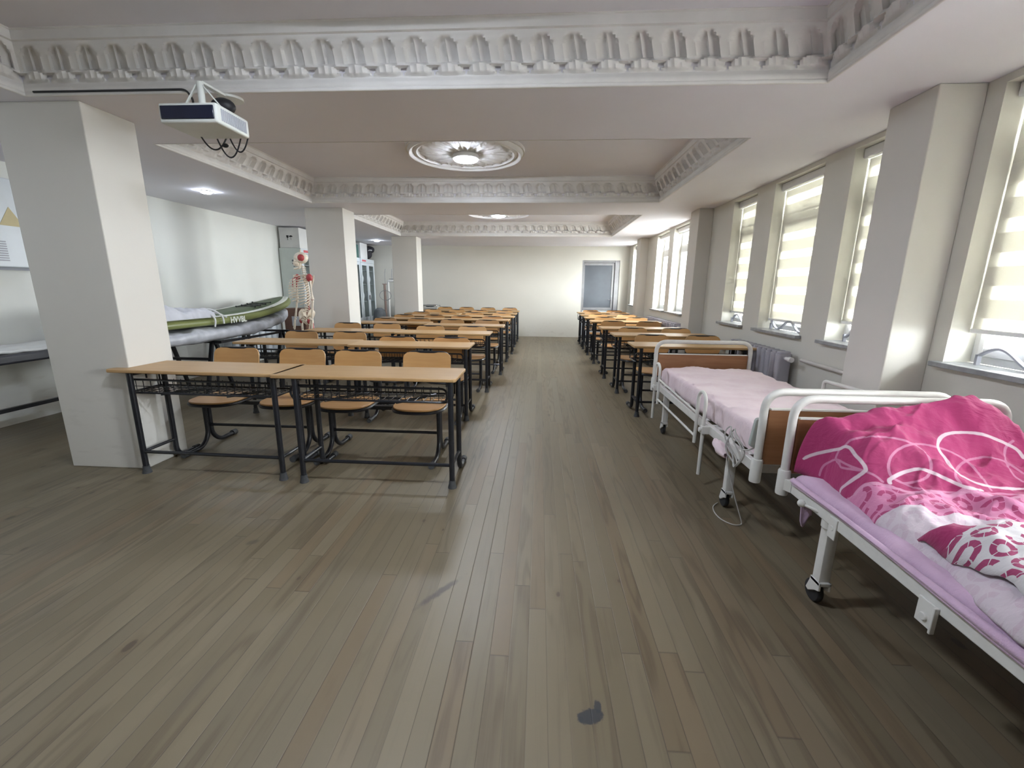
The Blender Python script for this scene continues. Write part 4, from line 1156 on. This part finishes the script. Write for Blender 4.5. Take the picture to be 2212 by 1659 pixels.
# white plastic bundles on the shelves of the far cabinets
for q,(y,z) in enumerate(((11.51,1.4155),(11.51,.9655),(11.985,1.4155),(11.985,.9655))):
    mb=MB()
    mb.ball((0,0,.135),.082,.135,.138,18,12)
    for i,p in enumerate(mb.v): mb.v[i]=V((p.x*(1+.12*fbm(p.x*9,p.y*9,q)),p.y*(1+.12*fbm(p.y*9,p.z*9,q)),max(0,p.z*(1+.1*fbm(p.x*8,p.z*8,q)))))
    o=mb.build('plastic_bundle', M['plastic'], loc=(XL+.340,y,z))
    tag(o,'white plastic bundle on the %s shelf behind the %s door of the far end cabinet' % ('upper' if z>1.2 else 'lower','nearer' if y<11.8 else 'farther'),'bundle','white bundles in the cabinets')
zc = 2.0715
def carton(x0,x1,y0,y1,z0,z1,label,mat,name='cardboard_box'):
    t=thing(name,label,'box',((x0+x1)/2,(y0+y1)/2,z0))
    a=(x1-x0)/2; c=(y1-y0)/2; h=z1-z0
    MB().box(-a,a,-c,c,0,h).build('carton', mat, t, bevel=.004)
    f=MB(); f.box(-a+.01,a-.01,-.02,.02,h,h+.0015); f.build('tape', M['cloth'], t)
    return t
b1=carton(-5.085,-4.685,8.49,9.10,zc,2.45,'white cardboard box with fragile symbols on the nearest cabinet',M['carton'])
# wine glass and umbrella symbols printed on the near face
g=MB(); yf=-.305-.0015
def sym(pts): g.prism(pts, yf, yf+.001,'y')
sym([(-.055,.235),(-.005,.235),(-.012,.195),(-.026,.185),(-.026,.155),(-.012,.150),(-.048,.150),(-.034,.155),(-.034,.185),(-.048,.195)])
sym([(.035+.035*math.cos(PI*k/10),.205+.03*math.sin(PI*k/10)) for k in range(11)])
sym([(.032,.15),(.038,.15),(.038,.205),(.032,.205)])
g.build('fragile_symbols', M['ink'], b1)
carton(-5.05,-4.72,10.95,11.38,zc,2.40,'dark green box on top of the third cabinet',M['greenbox'],'storage_box')
carton(-5.06,-4.69,11.42,11.88,zc,2.465,'white cardboard carton between the green box and black bag',M['carton'])
carton(-5.07,-4.70,9.2,9.8,zc,2.44,'white cardboard carton on the second cabinet behind the pillar',M['carton'])
mb=MB()
mb.ball((0,0,.15),.19,.24,.155,20,14); mb.ball((.05,.20,.28),.12,.16,.10,16,10); mb.ball((0,-.05,.26),.15,.17,.09,16,10)
for i,p in enumerate(mb.v): mb.v[i]=V((p.x,p.y,max(0,p.z)))+V((fbm(p.x*6,p.y*6,1),fbm(p.y*6,p.z*6,2),0))*.03
for i,p in enumerate(mb.v): mb.v[i].z=max(0,p.z)
t=thing('black_bag','stuffed black bag on the far end cabinet','bag',(-4.83,12.06,zc))
mb.build('bag_body', M['bag'], t)
MB().tube([(.10,-.08,.22),(.17,-.06,.25),(.18,.04,.25),(.12,.10,.23)],.014,8).build('carry_strap', M['cloth'], t)
# low white panel radiator and brown cupboard in front of the cabinets
radiator(-5.03,6.55,8.15,.12,.86,9,'white panel radiator low on the left wall behind the board',M['elbox'],.10)
t=thing('brown_cupboard','brown wooden cupboard with white label in front of the nearest steel cabinet','cupboard',(-4.70,8.22,0))
MB().box(-.20,.22,-.14,.16,0.02,.93).build('carcass', M['brown'], t, bevel=.004)
MB().box(-.05,.11,-.1425,-.141,.60,.78).build('white_label', M['cloth'], t)
MB().box(-.19,.21,-.13,.15,0,.02).build('plinth', M['brown'], t)
# traction frame / crutches between the cabinets and third pillar
t=thing('drip_stand','white tubular stand with side arm and hoop at the end of the cabinets','stand',(-4.16,11.75,0))
m=MB(); m.tube(fillet([(.05,0,.03),(.05,0,1.50),(.36,0,1.50)],.03),.032,10); m.build('pole', M['wmetal'], t)
m=MB(); m.tube([(-.05,0,.05),(-.05,0,1.42)],.032,10); m.box(-.11,.06,-.02,.02,1.41,1.43); m.build('inner_pole', M['kraft'], t)
m=MB(); m.tube([(-.03,0,1.43),(-.03,0,1.72),(-.01,0,1.82)],.008,6); m.tube([(.16,0,1.52),(.16,0,1.66),(.17,0,1.82)],.010,6); m.box(.09,.25,-.018,.018,1.545,1.565); m.build('hook', M['alud'], t)
m=MB(); m.tube([(-.03+.16*math.cos(a),-.03,1.12+.13*math.sin(a)) for a in [2*PI*k/28 for k in range(28)]],.007,6,True); m.build('hoop', M['alud'], t)
m=MB(); 
for k in range(5):
    a=2*PI*k/5; m.tube([(0,0,.05),(.30*math.cos(a),.30*math.sin(a),.045)],.016,8); m.ball((.30*math.cos(a),.30*math.sin(a),.028),.028)
m.build('base', M['dgrey'], t)
for q,(x,y,r,h,lab) in enumerate(((-4.28,11.45,.17,.80,'dark grey equipment bag left of the drip stand'),(-3.66,11.9,.20,.92,'dark grey equipment bag right of the drip stand'))):
    mb=MB(); mb.lathe([(r*.85,0),(r,.04),(r*1.02,h*.4),(r*.95,h*.8),(r*.75,h*.93),(r*.3,h)],20)
    for i,p in enumerate(mb.v): mb.v[i]=p+V((fbm(p.x*6,p.z*5,q),fbm(p.y*6,p.z*5,3+q),0))*.03
    o=mb.build('equipment_bag', M['dgrey'], loc=(x,y,0)); tag(o,lab,'bag','dark bags at the end of the cabinets')
# hospital trolley in the back left corner
t=thing('medical_trolley','chrome medical trolley against the back wall behind the last pillar','trolley',(-3.12,12.05,0))
m=MB()
for x in (-.30,.30):
    for y in (-.2,.2): m.tube([(x,y,.05),(x,y,.86)],.014,8); m.ball((x,y,.03),.03)
m.tube(fillet([(-.3,-.2,.86),(.3,-.2,.86),(.3,.2,.86),(-.3,.2,.86)],.05,4,True),.014,8,True)
m.build('frame', M['chrome'], t)
MB().box(-.29,.29,-.19,.19,.80,.815).build('top_tray', M['wmetal'], t); MB().box(-.29,.29,-.19,.19,.35,.365).build('lower_tray', M['wmetal'], t)
t=thing('instrument_case','dark instrument case lying on the chrome trolley','case',(-3.05,12.05,.8155))
MB().box(-.10,.10,-.08,.08,0,.06).build('case_body', M['dgrey'], t, bevel=.006); MB().tube(fillet([(-.04,-.081,.03),(-.04,-.11,.03),(.04,-.11,.03),(.04,-.081,.03)],.02),.006,6).build('case_handle', M['alud'], t)

# ------------------------------------------------------------------ trestle, bagged board and green paddle board
t=thing('trestle_stand','black folding trestle stand carrying the boards by the left wall','stand',(-4.4,5.8,0))
m=MB()
for y in (-.62,.85):
    for x in (-.30,.30):
        for sg in (-1,1): MB().bar((x,y+sg*.03,.65),(x*1.05,y+sg*.24,.0),.035,.035,(1,0,0)).build('leg', M['black'], t)
m=MB(); 
for y in (-.62,.85):
    m.bar((-.42,y,.655),(.42,y,.655),.05,.03); m.bar((-.31,y-.16,.26),(.31,y-.16,.26),.03,.03,(0,1,0)); m.bar((-.31,y+.16,.26),(.31,y+.16,.26),.03,.03,(0,1,0)); m.bar((-.31,y-.10,.45),(.31,y-.10,.45),.03,.03,(0,1,0))
for x in (-.30,.30): m.bar((x,-.62,.635),(x,.85,.635),.03,.03)
m.build('crossbars', M['black'], t)
def boardshape(name, mat, parent, x0, y0, L, Wd, th, z0, rock, wr=0, seed=0, nose=.9):
    mb=MB(); NU=90; NR=28
    vs=[]; fs=[]
    for i in range(NU+1):
        s=i/NU
        # plan half width
        if s>.55: hw=Wd/2*max(.02,(1-((s-.55)/.45)**2.3))**.62
        elif s<.10: hw=Wd/2*(.62+.38*math.sin(PI/2*s/.10))
        else: hw=Wd/2
        zc=z0+rock*max(0,(s-.35)/.65)**1.9
        y=y0+L*s
        tt=th*(1 if s<.93 else max(.25,math.sqrt(max(0.03,1-((s-.93)/.07)**2))))
        for k in range(NR):
            a=2*PI*k/NR; ca,sa=math.cos(a),math.sin(a)
            px=hw*math.copysign(abs(ca)**.55,ca); pz=tt/2*math.copysign(abs(sa)**.55,sa)
            if hw<Wd*.2: pz*=1
            w=wr*(fbm(px*4+seed,y*3.5,seed)+.6*fbm(px*11,y*9,seed+2))
            if sa<-.3 and wr: w=-abs(w)*1.3
            vs.append((x0+px+(w*.4 if wr else 0), y, zc+tt/2+pz+ (w if abs(sa)>.3 else w*.5)))
    for i in range(NU):
        for k in range(NR):
            l=(k+1)%NR; fs.append((i*NR+k,i*NR+l,(i+1)*NR+l,(i+1)*NR+k))
    fs.append(tuple(range(NR-1,-1,-1))); fs.append(tuple(NU*NR+k for k in range(NR)))
    mb.add(vs,fs)
    return mb
XB=-4.42
bg=boardshape('bagged_board',None,None,XB,4.15,3.10,.92,.165,.672,.19,.026,2.0)
zmin=.6715
for i,p in enumerate(bg.v):
    if p.z<zmin: bg.v[i].z=zmin
tag(bg.build('bagged_board', M['tarp'], ang=80),'silver grey wrapped board lying under the green paddle board','bag')
pb=thing('paddle_board','olive green paddle board with white stripe on the left trestle','paddle board',(0,0,0))
# body with side, white stripe and deck pad as parts
zb=.850
hull=boardshape('hull',None,None,XB,4.2,3.22,.80,.115,zb,.235)
hull.build('hull', M['olive'], pb, ang=80)
def deck(name, mat, inset0, inset1, s0, s1, dz):
    mb=MB(); vs=[]; fs=[]; N=70
    for i in range(N+1):
        s=s0+(s1-s0)*i/N
        if s>.55: hw=.40*max(.02,(1-((s-.55)/.45)**2.3))**.62
        elif s<.10: hw=.40*(.62+.38*math.sin(PI/2*s/.10))
        else: hw=.40
        zc=zb+.235*max(0,(s-.35)/.65)**1.9+.115+dz
        if s>.93: zc-=.0575*(1-max(.25,math.sqrt(max(0.03,1-((s-.93)/.07)**2))))
        y=4.2+3.22*s
        a=max(.004,hw-inset0); c=max(.002,hw-inset1)
        vs+= [(XB+c,y,zc),(XB+a,y,zc-(.006 if inset0<.05 else 0))]
    for i in range(N): fs.append((2*i,2*i+1,2*i+3,2*i+2))
    n=len(vs); vs+= [(2*XB-p[0],p[1],p[2]) for p in vs]
    fs+= [tuple(n+k for k in f) for f in fs]
    mb.add(vs,fs); o=mb.build(name, mat, pb); md=o.modifiers.new('s','SOLIDIFY'); md.thickness=.003
    return o
deck('white_stripe', M['bwhite'], .045, .135, .03, .985, .003)
mb=MB(); vs=[];fs=[];N=60
for i in range(N+1):
    s=.05+.90*i/N
    hw=(.40*max(.02,(1-((s-.55)/.45)**2.3))**.62 if s>.55 else (.40*(.62+.38*math.sin(PI/2*s/.10)) if s<.10 else .40))-.14
    hw=max(.01,hw); zc=zb+.235*max(0,(s-.35)/.65)**1.9+.118
    vs+=[(XB-hw,4.2+3.22*s,zc),(XB+hw,4.2+3.22*s,zc)]
for i in range(N): fs.append((2*i,2*i+1,2*i+3,2*i+2))
mb.add(vs,fs); o=mb.build('deck_pad', M['dolive'], pb); md=o.modifiers.new('s','SOLIDIFY'); md.thickness=.004; md.offset=1
def text_mesh(body, size, ext=.001):
    cu=bpy.data.curves.new('txt','FONT'); cu.body=body; cu.size=size; cu.extrude=ext; cu.offset=.004
    o=bpy.data.objects.new('txt',cu); COL.objects.link(o)
    dg=bpy.context.evaluated_depsgraph_get(); me=bpy.data.meshes.new_from_object(o.evaluated_get(dg))
    bpy.data.objects.remove(o); bpy.data.curves.remove(cu)
    return me
me=text_mesh('HVVBL',.105)
me.materials.append(M['bwhite'])
o=bpy.data.objects.new('lettering',me); COL.objects.link(o); o.parent=pb
o.matrix_local = Matrix.Translation((XB+.403,5.42,zb+.024)) @ Matrix(((0,0,1,0),(1,0,0,0),(0,1,0,0),(0,0,0,1)))
# bungee hardware on the deck
c=MB(); 
for k in range(4):
    y=6.35+.13*k; z=zb+.235*max(0,((y-4.2)/3.22-.35)/.65)**1.9+.128
    c.ball((XB-.17,y,z),.012); c.ball((XB+.13,y,z),.012)
    if k<3:
        y2=y+.13; z2=zb+.235*max(0,((y2-4.2)/3.22-.35)/.65)**1.9+.128
        c.tube([(XB-.17,y,z),(XB+.13,y2,z2)],.005,5); c.tube([(XB+.13,y,z),(XB-.17,y2,z2)],.005,5)
c.build('bungee_cord', M['cable'], pb)
# grey cloth heap at the near end
mb=MB(); N1,N2=60,44
def heap(u,v):
    y=4.32+.88*u; x=XB-.30+.70*v
    e=min(1,u/.12,(1-u)/.12,v/.15,(1-v)/.15); e=math.sqrt(max(0,1-(1-e)**2))
    h=.15*(1-.45*u)*(1+.35*fbm(u*4,v*3,2.)+.22*fbm(u*9,v*7,5.))
    return (x+.02*fbm(u*7,v*7,1.), y, zb+.119+max(.004,h*e))
mb.grid(N1,N2,heap); 
n=len(mb.v); 
vs=[V((p.x,p.y,zb+.1185)) for p in mb.v]; mb.add(vs,[tuple(reversed(f)) for f in mb.f[:]])
# close the rim
rim=[i for i in range(N1)]+[j*N1+N1-1 for j in range(1,N2)]+[(N2-1)*N1+i for i in range(N1-2,-1,-1)]+[j*N1 for j in range(N2-2,0,-1)]
for a,b_ in zip(rim,rim[1:]+rim[:1]): mb.f.append([a,b_,n+b_,n+a]); mb.m.append(0)
tag(mb.build('cloth_heap', M['cloth'], ang=70),'crumpled pale grey cloth heaped on the near end of the green board','cloth')
st=MB()
def strap(pts,w=.03):
    st.tube(smooth_path(pts,5),.011,6)
strap([(XB+.20,5.05,1.03),(XB+.33,5.12,1.02),(XB+.425,5.12,.95),(XB+.43,5.10,.85)]); strap([(XB+.15,5.12,1.01),(XB+.30,5.20,1.06),(XB+.425,5.24,.98),(XB+.43,5.26,.88)])
strap([(XB+.18,5.15,1.0),(XB+.32,5.28,1.01),(XB+.425,5.33,.95)])
tag(st.build('lashing_strap', M['whitecl']),'pale straps tied over the green board beside the cloth heap','strap')

# ------------------------------------------------------------------ left edge : electrical box and couch
t=thing('electrical_cabinet','bluish white wall cabinet with louvres and yellow warning triangle','cabinet',(XL+.001,3.75,1.50))
MB().box(0,.16,-.75,.42,0,.80).build('housing', M['elbox'], t, bevel=.008)
m=MB()
for k in range(9): m.bar((.163,-.10,.06+.021*k),(.163,.13,.06+.021*k),.006,.010)
m.build('louvre', M['louver'], t)
MB().prism([(.115,.375),(.315,.375),(.215,.545)],.1602,.1625,'x').build('warning_triangle', M['yellow'], t, smooth=False)
MB().box(0,.02,-.76,.43,-.025,0).build('lower_trim', M['louver'], t)
t=thing('treatment_couch','black padded treatment couch along the left wall behind the near pillar','couch',(-4.86,3.0,0))
MB().box(-.25,.27,-1.1,1.15,.66,.745).build('padded_top', M['blackpad'], t, bevel=.02, seg=3)
m=MB()
for y in (-1.0,1.05):
    for x in (.05,.24): m.box(x-.017,x+.017,y-.017,y+.017,0,.66)
m.box(.033,.067,-1.0,1.05,.205,.24); m.box(-.24,.26,-1.0,-.965,.62,.66); m.box(-.24,.26,1.015,1.05,.62,.66)
m.build('frame', M['black'], t)
mb=MB(); mb.grid(40,20,lambda u,v:(-4.86-.235+.46*v, 2.1+1.98*u, .7475+.02+.018*fbm(u*7,v*5,2)+.02*math.sin(PI*v)))
o=mb.build('couch_sheet', M['whitecl']); md=o.modifiers.new('s','SOLIDIFY'); md.thickness=.022; md.offset=-1
tag(o,'crumpled white sheet lying on the black couch','sheet')

# ------------------------------------------------------------------ anatomical skeleton
sk=thing('anatomical_skeleton','life-size teaching skeleton with red muscle patches on a stand before the pillar','skeleton model',(-3.35,6.05,0),math.radians(146))
# local: +y is where it faces, x to its left
def bone(mb,a,b,r0,r1=None,rm=None):
    a,b=V(a),V(b); r1=r1 or r0; rm=rm or min(r0,r1)*.62
    n=9; pts=[];rs=[]
    for k in range(n+1):
        s=k/n; pts.append(a.lerp(b,s)); e=abs(2*s-1)**3; rs.append(rm+((r0 if s<.5 else r1)-rm)*e)
    mb.tube(pts,rs,8)
ZS=.10
m=MB(); m.tube([(0,-.10,.06),(0,-.10,1.0),(0,-.07,1.52)],.012,8)
for k in range(5):
    a=2*PI*k/5; m.tube([(0,-.10,.085),(.24*math.cos(a),-.10+.24*math.sin(a),.06)],.012,6); m.ball((.24*math.cos(a),-.10+.24*math.sin(a),.026),.026,.02,.026)
m.build('stand', M['wmetal'], sk)
m=MB()
m.ball((0,-.01,1.735),.073,.092,.078,20,14); m.ball((0,.055,1.672),.052,.045,.055,16,10)
m.box(-.035,.035,.03,.085,1.628,1.655)
jaw=fillet([(-.05,.0,1.66),(-.048,.02,1.60),(-.02,.085,1.585),(.02,.085,1.585),(.048,.02,1.60),(.05,.0,1.66)],.02); m.tube(jaw,.011,8)
m.tube([(.05,.07,1.69),(.068,.02,1.688),(.066,-.02,1.685)],.006,6); m.tube([(-.05,.07,1.69),(-.068,.02,1.688),(-.066,-.02,1.685)],.006,6)
m.cyl((0,-.01,1.81),(0,-.01,1.85),.008,8)
so=m.build('skull', M['bone'], sk)
m=MB()
for s in (-1,1): m.ball((s*.024,.092,1.695),.017,.013,.015)
m.ball((0,.098,1.66),.009,.008,.013); m.box(-.03,.03,.083,.088,1.61,1.63)
m.build('eye_socket', M['dgrey'], so); so.rotation_euler = (0,0,math.radians(-34))
m=MB()
for s in (-1,1): m.ball((s*.058,-.015,1.735),.020,.047,.047,14,10)
m.build('temple_muscle', M['red'], so)
m=MB()
for k in range(24):
    s=k/23; z=1.62-.62*s; y=-.02-.045*math.sin(PI*s*1.15)+.02*math.sin(2*PI*s); r=.014+.011*s
    m.lathe([(r*.7,-.010),(r,-.006),(r,.006),(r*.7,.010)],10,Matrix.Translation((0,y,z))); m.bar((0,y-.01,z),(0,y-.045,z-.012),.008,.010); m.bar((-.028,y-.012,z),(.028,y-.012,z),.008,.008)
m.build('spine', M['bone'], sk)
m=MB()
for k in range(11):
    s=k/10; z=1.50-.036*k; w=.075+.075*math.sin(PI*(.25+.55*s)); dep=.075+.045*math.sin(PI*(.2+.6*s))
    full=.95 if k<7 else .95-.14*(k-6)
    for sg in (-1,1):
        pts=[]
        for q in range(13):
            a=PI*q/12*full; pts.append((sg*w*math.sin(a)**.85 if a>0 else 0, -.055+dep*(1-math.cos(a)), z-.055*math.sin(a*.55)-.02*q/12))
        m.tube(pts,.0065,6)
m.bar((0,.115,1.45),(0,.125,1.27),.035,.012,(0,1,0))
for sg in (-1,1):
    m.tube([(sg*.015,.10,1.475),(sg*.08,.075,1.495),(sg*.165,-.005,1.505)],.008,6)
    m.prism([(sg*.05,1.47),(sg*.165,1.50),(sg*.15,1.45),(sg*.075,1.33)],-.095,-.083,'y')
m.build('ribcage', M['bone'], sk)
for sg in (-1,1):
    m=MB(); m.ball((sg*.170,-.015,1.465),.05,.04,.055); m.build('shoulder_muscle', M['red'], sk)
    m=MB(); m.bar((sg*.05,.10,1.46),(sg*.06,.118,1.34),.022,.008,(0,1,0)); m.build('chest_muscle', M['red'], sk)
    m=MB(); m.bar((sg*.06,-.09,1.24),(sg*.05,-.085,1.02),.035,.012,(0,1,0)); m.build('back_muscle', M['red'], sk)
for sg in (-1,1):
    m=MB()
    bone(m,(sg*.185,-.015,1.475),(sg*.215,-.01,1.17),.024,.026,.011)
    bone(m,(sg*.205,-.01,1.16),(sg*.222,.03,.91),.015,.012,.008); bone(m,(sg*.228,-.01,1.16),(sg*.245,.03,.91),.014,.013,.008)
    m.ball((sg*.234,.035,.885),.022,.014,.02)
    for f_ in range(5):
        x=sg*(.216+.010*f_); y0=.040+ (.012 if f_==0 else 0)
        Lf=[.06,.085,.095,.09,.075][f_]
        m.tube([(x,y0,.875),(x+sg*(f_-2)*.005,y0+.006,.82),(x+sg*(f_-2)*.007,y0+.012,.82-Lf*.5),(x+sg*(f_-2)*.007,y0+.020,.82-Lf)],.0055,6)
    m.build('arm', M['bone'], sk)
m=MB()
for sg in (-1,1):
    def hip(u,v):
        a=PI*(.05+.95*u); r=.075
        return (sg*(.045+.085*math.sin(PI*v*.5+.3)), -.06+.11*u-.02*v, .985+.05*math.sin(a)-.11*(1-v))
    m.grid(12,8,hip)
    m.tube([(sg*.07,-.02,.90),(sg*.065,.02,.86),(sg*.03,.05,.875),(0,.055,.885)],.012,6); m.tube([(sg*.07,-.03,.89),(sg*.06,-.05,.83),(sg*.035,-.02,.815),(sg*.02,.04,.86)],.012,6)
    m.ball((sg*.095,-.01,.895),.028)
m.prism([(-.05,1.0),(.05,1.0),(.02,.88),(-.02,.88)],-.085,-.065,'y')
o=m.build('pelvis', M['bone'], sk); md=o.modifiers.new('s','SOLIDIFY'); md.thickness=.008
for sg in (-1,1):
    m=MB()
    m.ball((sg*.105,-.01,.895),.024); m.tube([(sg*.105,-.01,.895),(sg*.15,-.01,.87)],.014,8)
    bone(m,(sg*.15,-.01,.875),(sg*.095,.01,.485),.026,.036,.015); m.ball((sg*.09,.045,.50),.02,.012,.024)
    bone(m,(sg*.09,.0,.47),(sg*.09,-.01,.13),.034,.022,.013); bone(m,(sg*.128,-.01,.46),(sg*.118,-.015,.12),.012,.014,.007)
    m.tube([(sg*.092,-.06,.115),(sg*.095,-.0,.135),(sg*.10,.06,.115),(sg*.105,.12,.095)],[.02,.024,.02,.014],8)
    for f_ in range(5): m.tube([(sg*(.082+.012*f_),.11,.097),(sg*(.08+.016*f_),.17,.088)],.006,6)
    lo=m.build('leg', M['bone'], sk)
    m=MB(); m.tube([(sg*.163,-.012,.84),(sg*.155,-.012,.72),(sg*.135,-.01,.60)],[.012,.017,.010],8); m.ball((sg*.11,.018,.86),.034,.018,.035); m.build('thigh_muscle', M['red'], lo)

# ------------------------------------------------------------------ daylight, exposure, camera
w=bpy.data.worlds.new('overcast'); S.world=w; w.use_nodes=True
nt=w.node_tree; bgn=nt.nodes['Background']
bgn.inputs[0].default_value=(.97,.985,1.0,1); bgn.inputs[1].default_value=1.0
vec,gx,gy,gz = coords(nt,'Generated')
k = gz.smooth(.75,.08)*8.5 + 7.0
nt.links.new(mixc(nt, k, (0,0,0), (.97,.985,1.0)), bgn.inputs[0]) if False else nt.links.new(k.s, bgn.inputs[1])

cam=bpy.data.cameras.new('camera'); co=bpy.data.objects.new('camera',cam); COL.objects.link(co)
cam.sensor_fit='HORIZONTAL'; cam.sensor_width=36; cam.lens=930.8/2212*36; cam.clip_start=.02; cam.clip_end=200
yaw,pitch,roll=-.06116,.21983,.010647
f=V((math.sin(yaw)*math.cos(pitch),math.cos(yaw)*math.cos(pitch),-math.sin(pitch))); r=V((math.cos(yaw),-math.sin(yaw),0)); u=r.cross(f)
r2=r*math.cos(roll)+u*math.sin(roll); u2=u*math.cos(roll)-r*math.sin(roll)
mw=Matrix((( r2.x,u2.x,-f.x,0),(r2.y,u2.y,-f.y,0),(r2.z,u2.z,-f.z,1.36),(0,0,0,1)))
co.matrix_world=mw
S.camera=co
S.view_settings.view_transform='Standard'; S.view_settings.look='None'; S.view_settings.gamma=1; S.view_settings.use_curve_mapping=False
S.view_settings.exposure=2.0
S.cycles.max_bounces=10; S.cycles.diffuse_bounces=6; S.cycles.transparent_max_bounces=12; S.cycles.glossy_bounces=3
S.cycles.caustics_reflective=False; S.cycles.caustics_refractive=False; S.cycles.sample_clamp_indirect=6
S.cycles.use_denoising=True
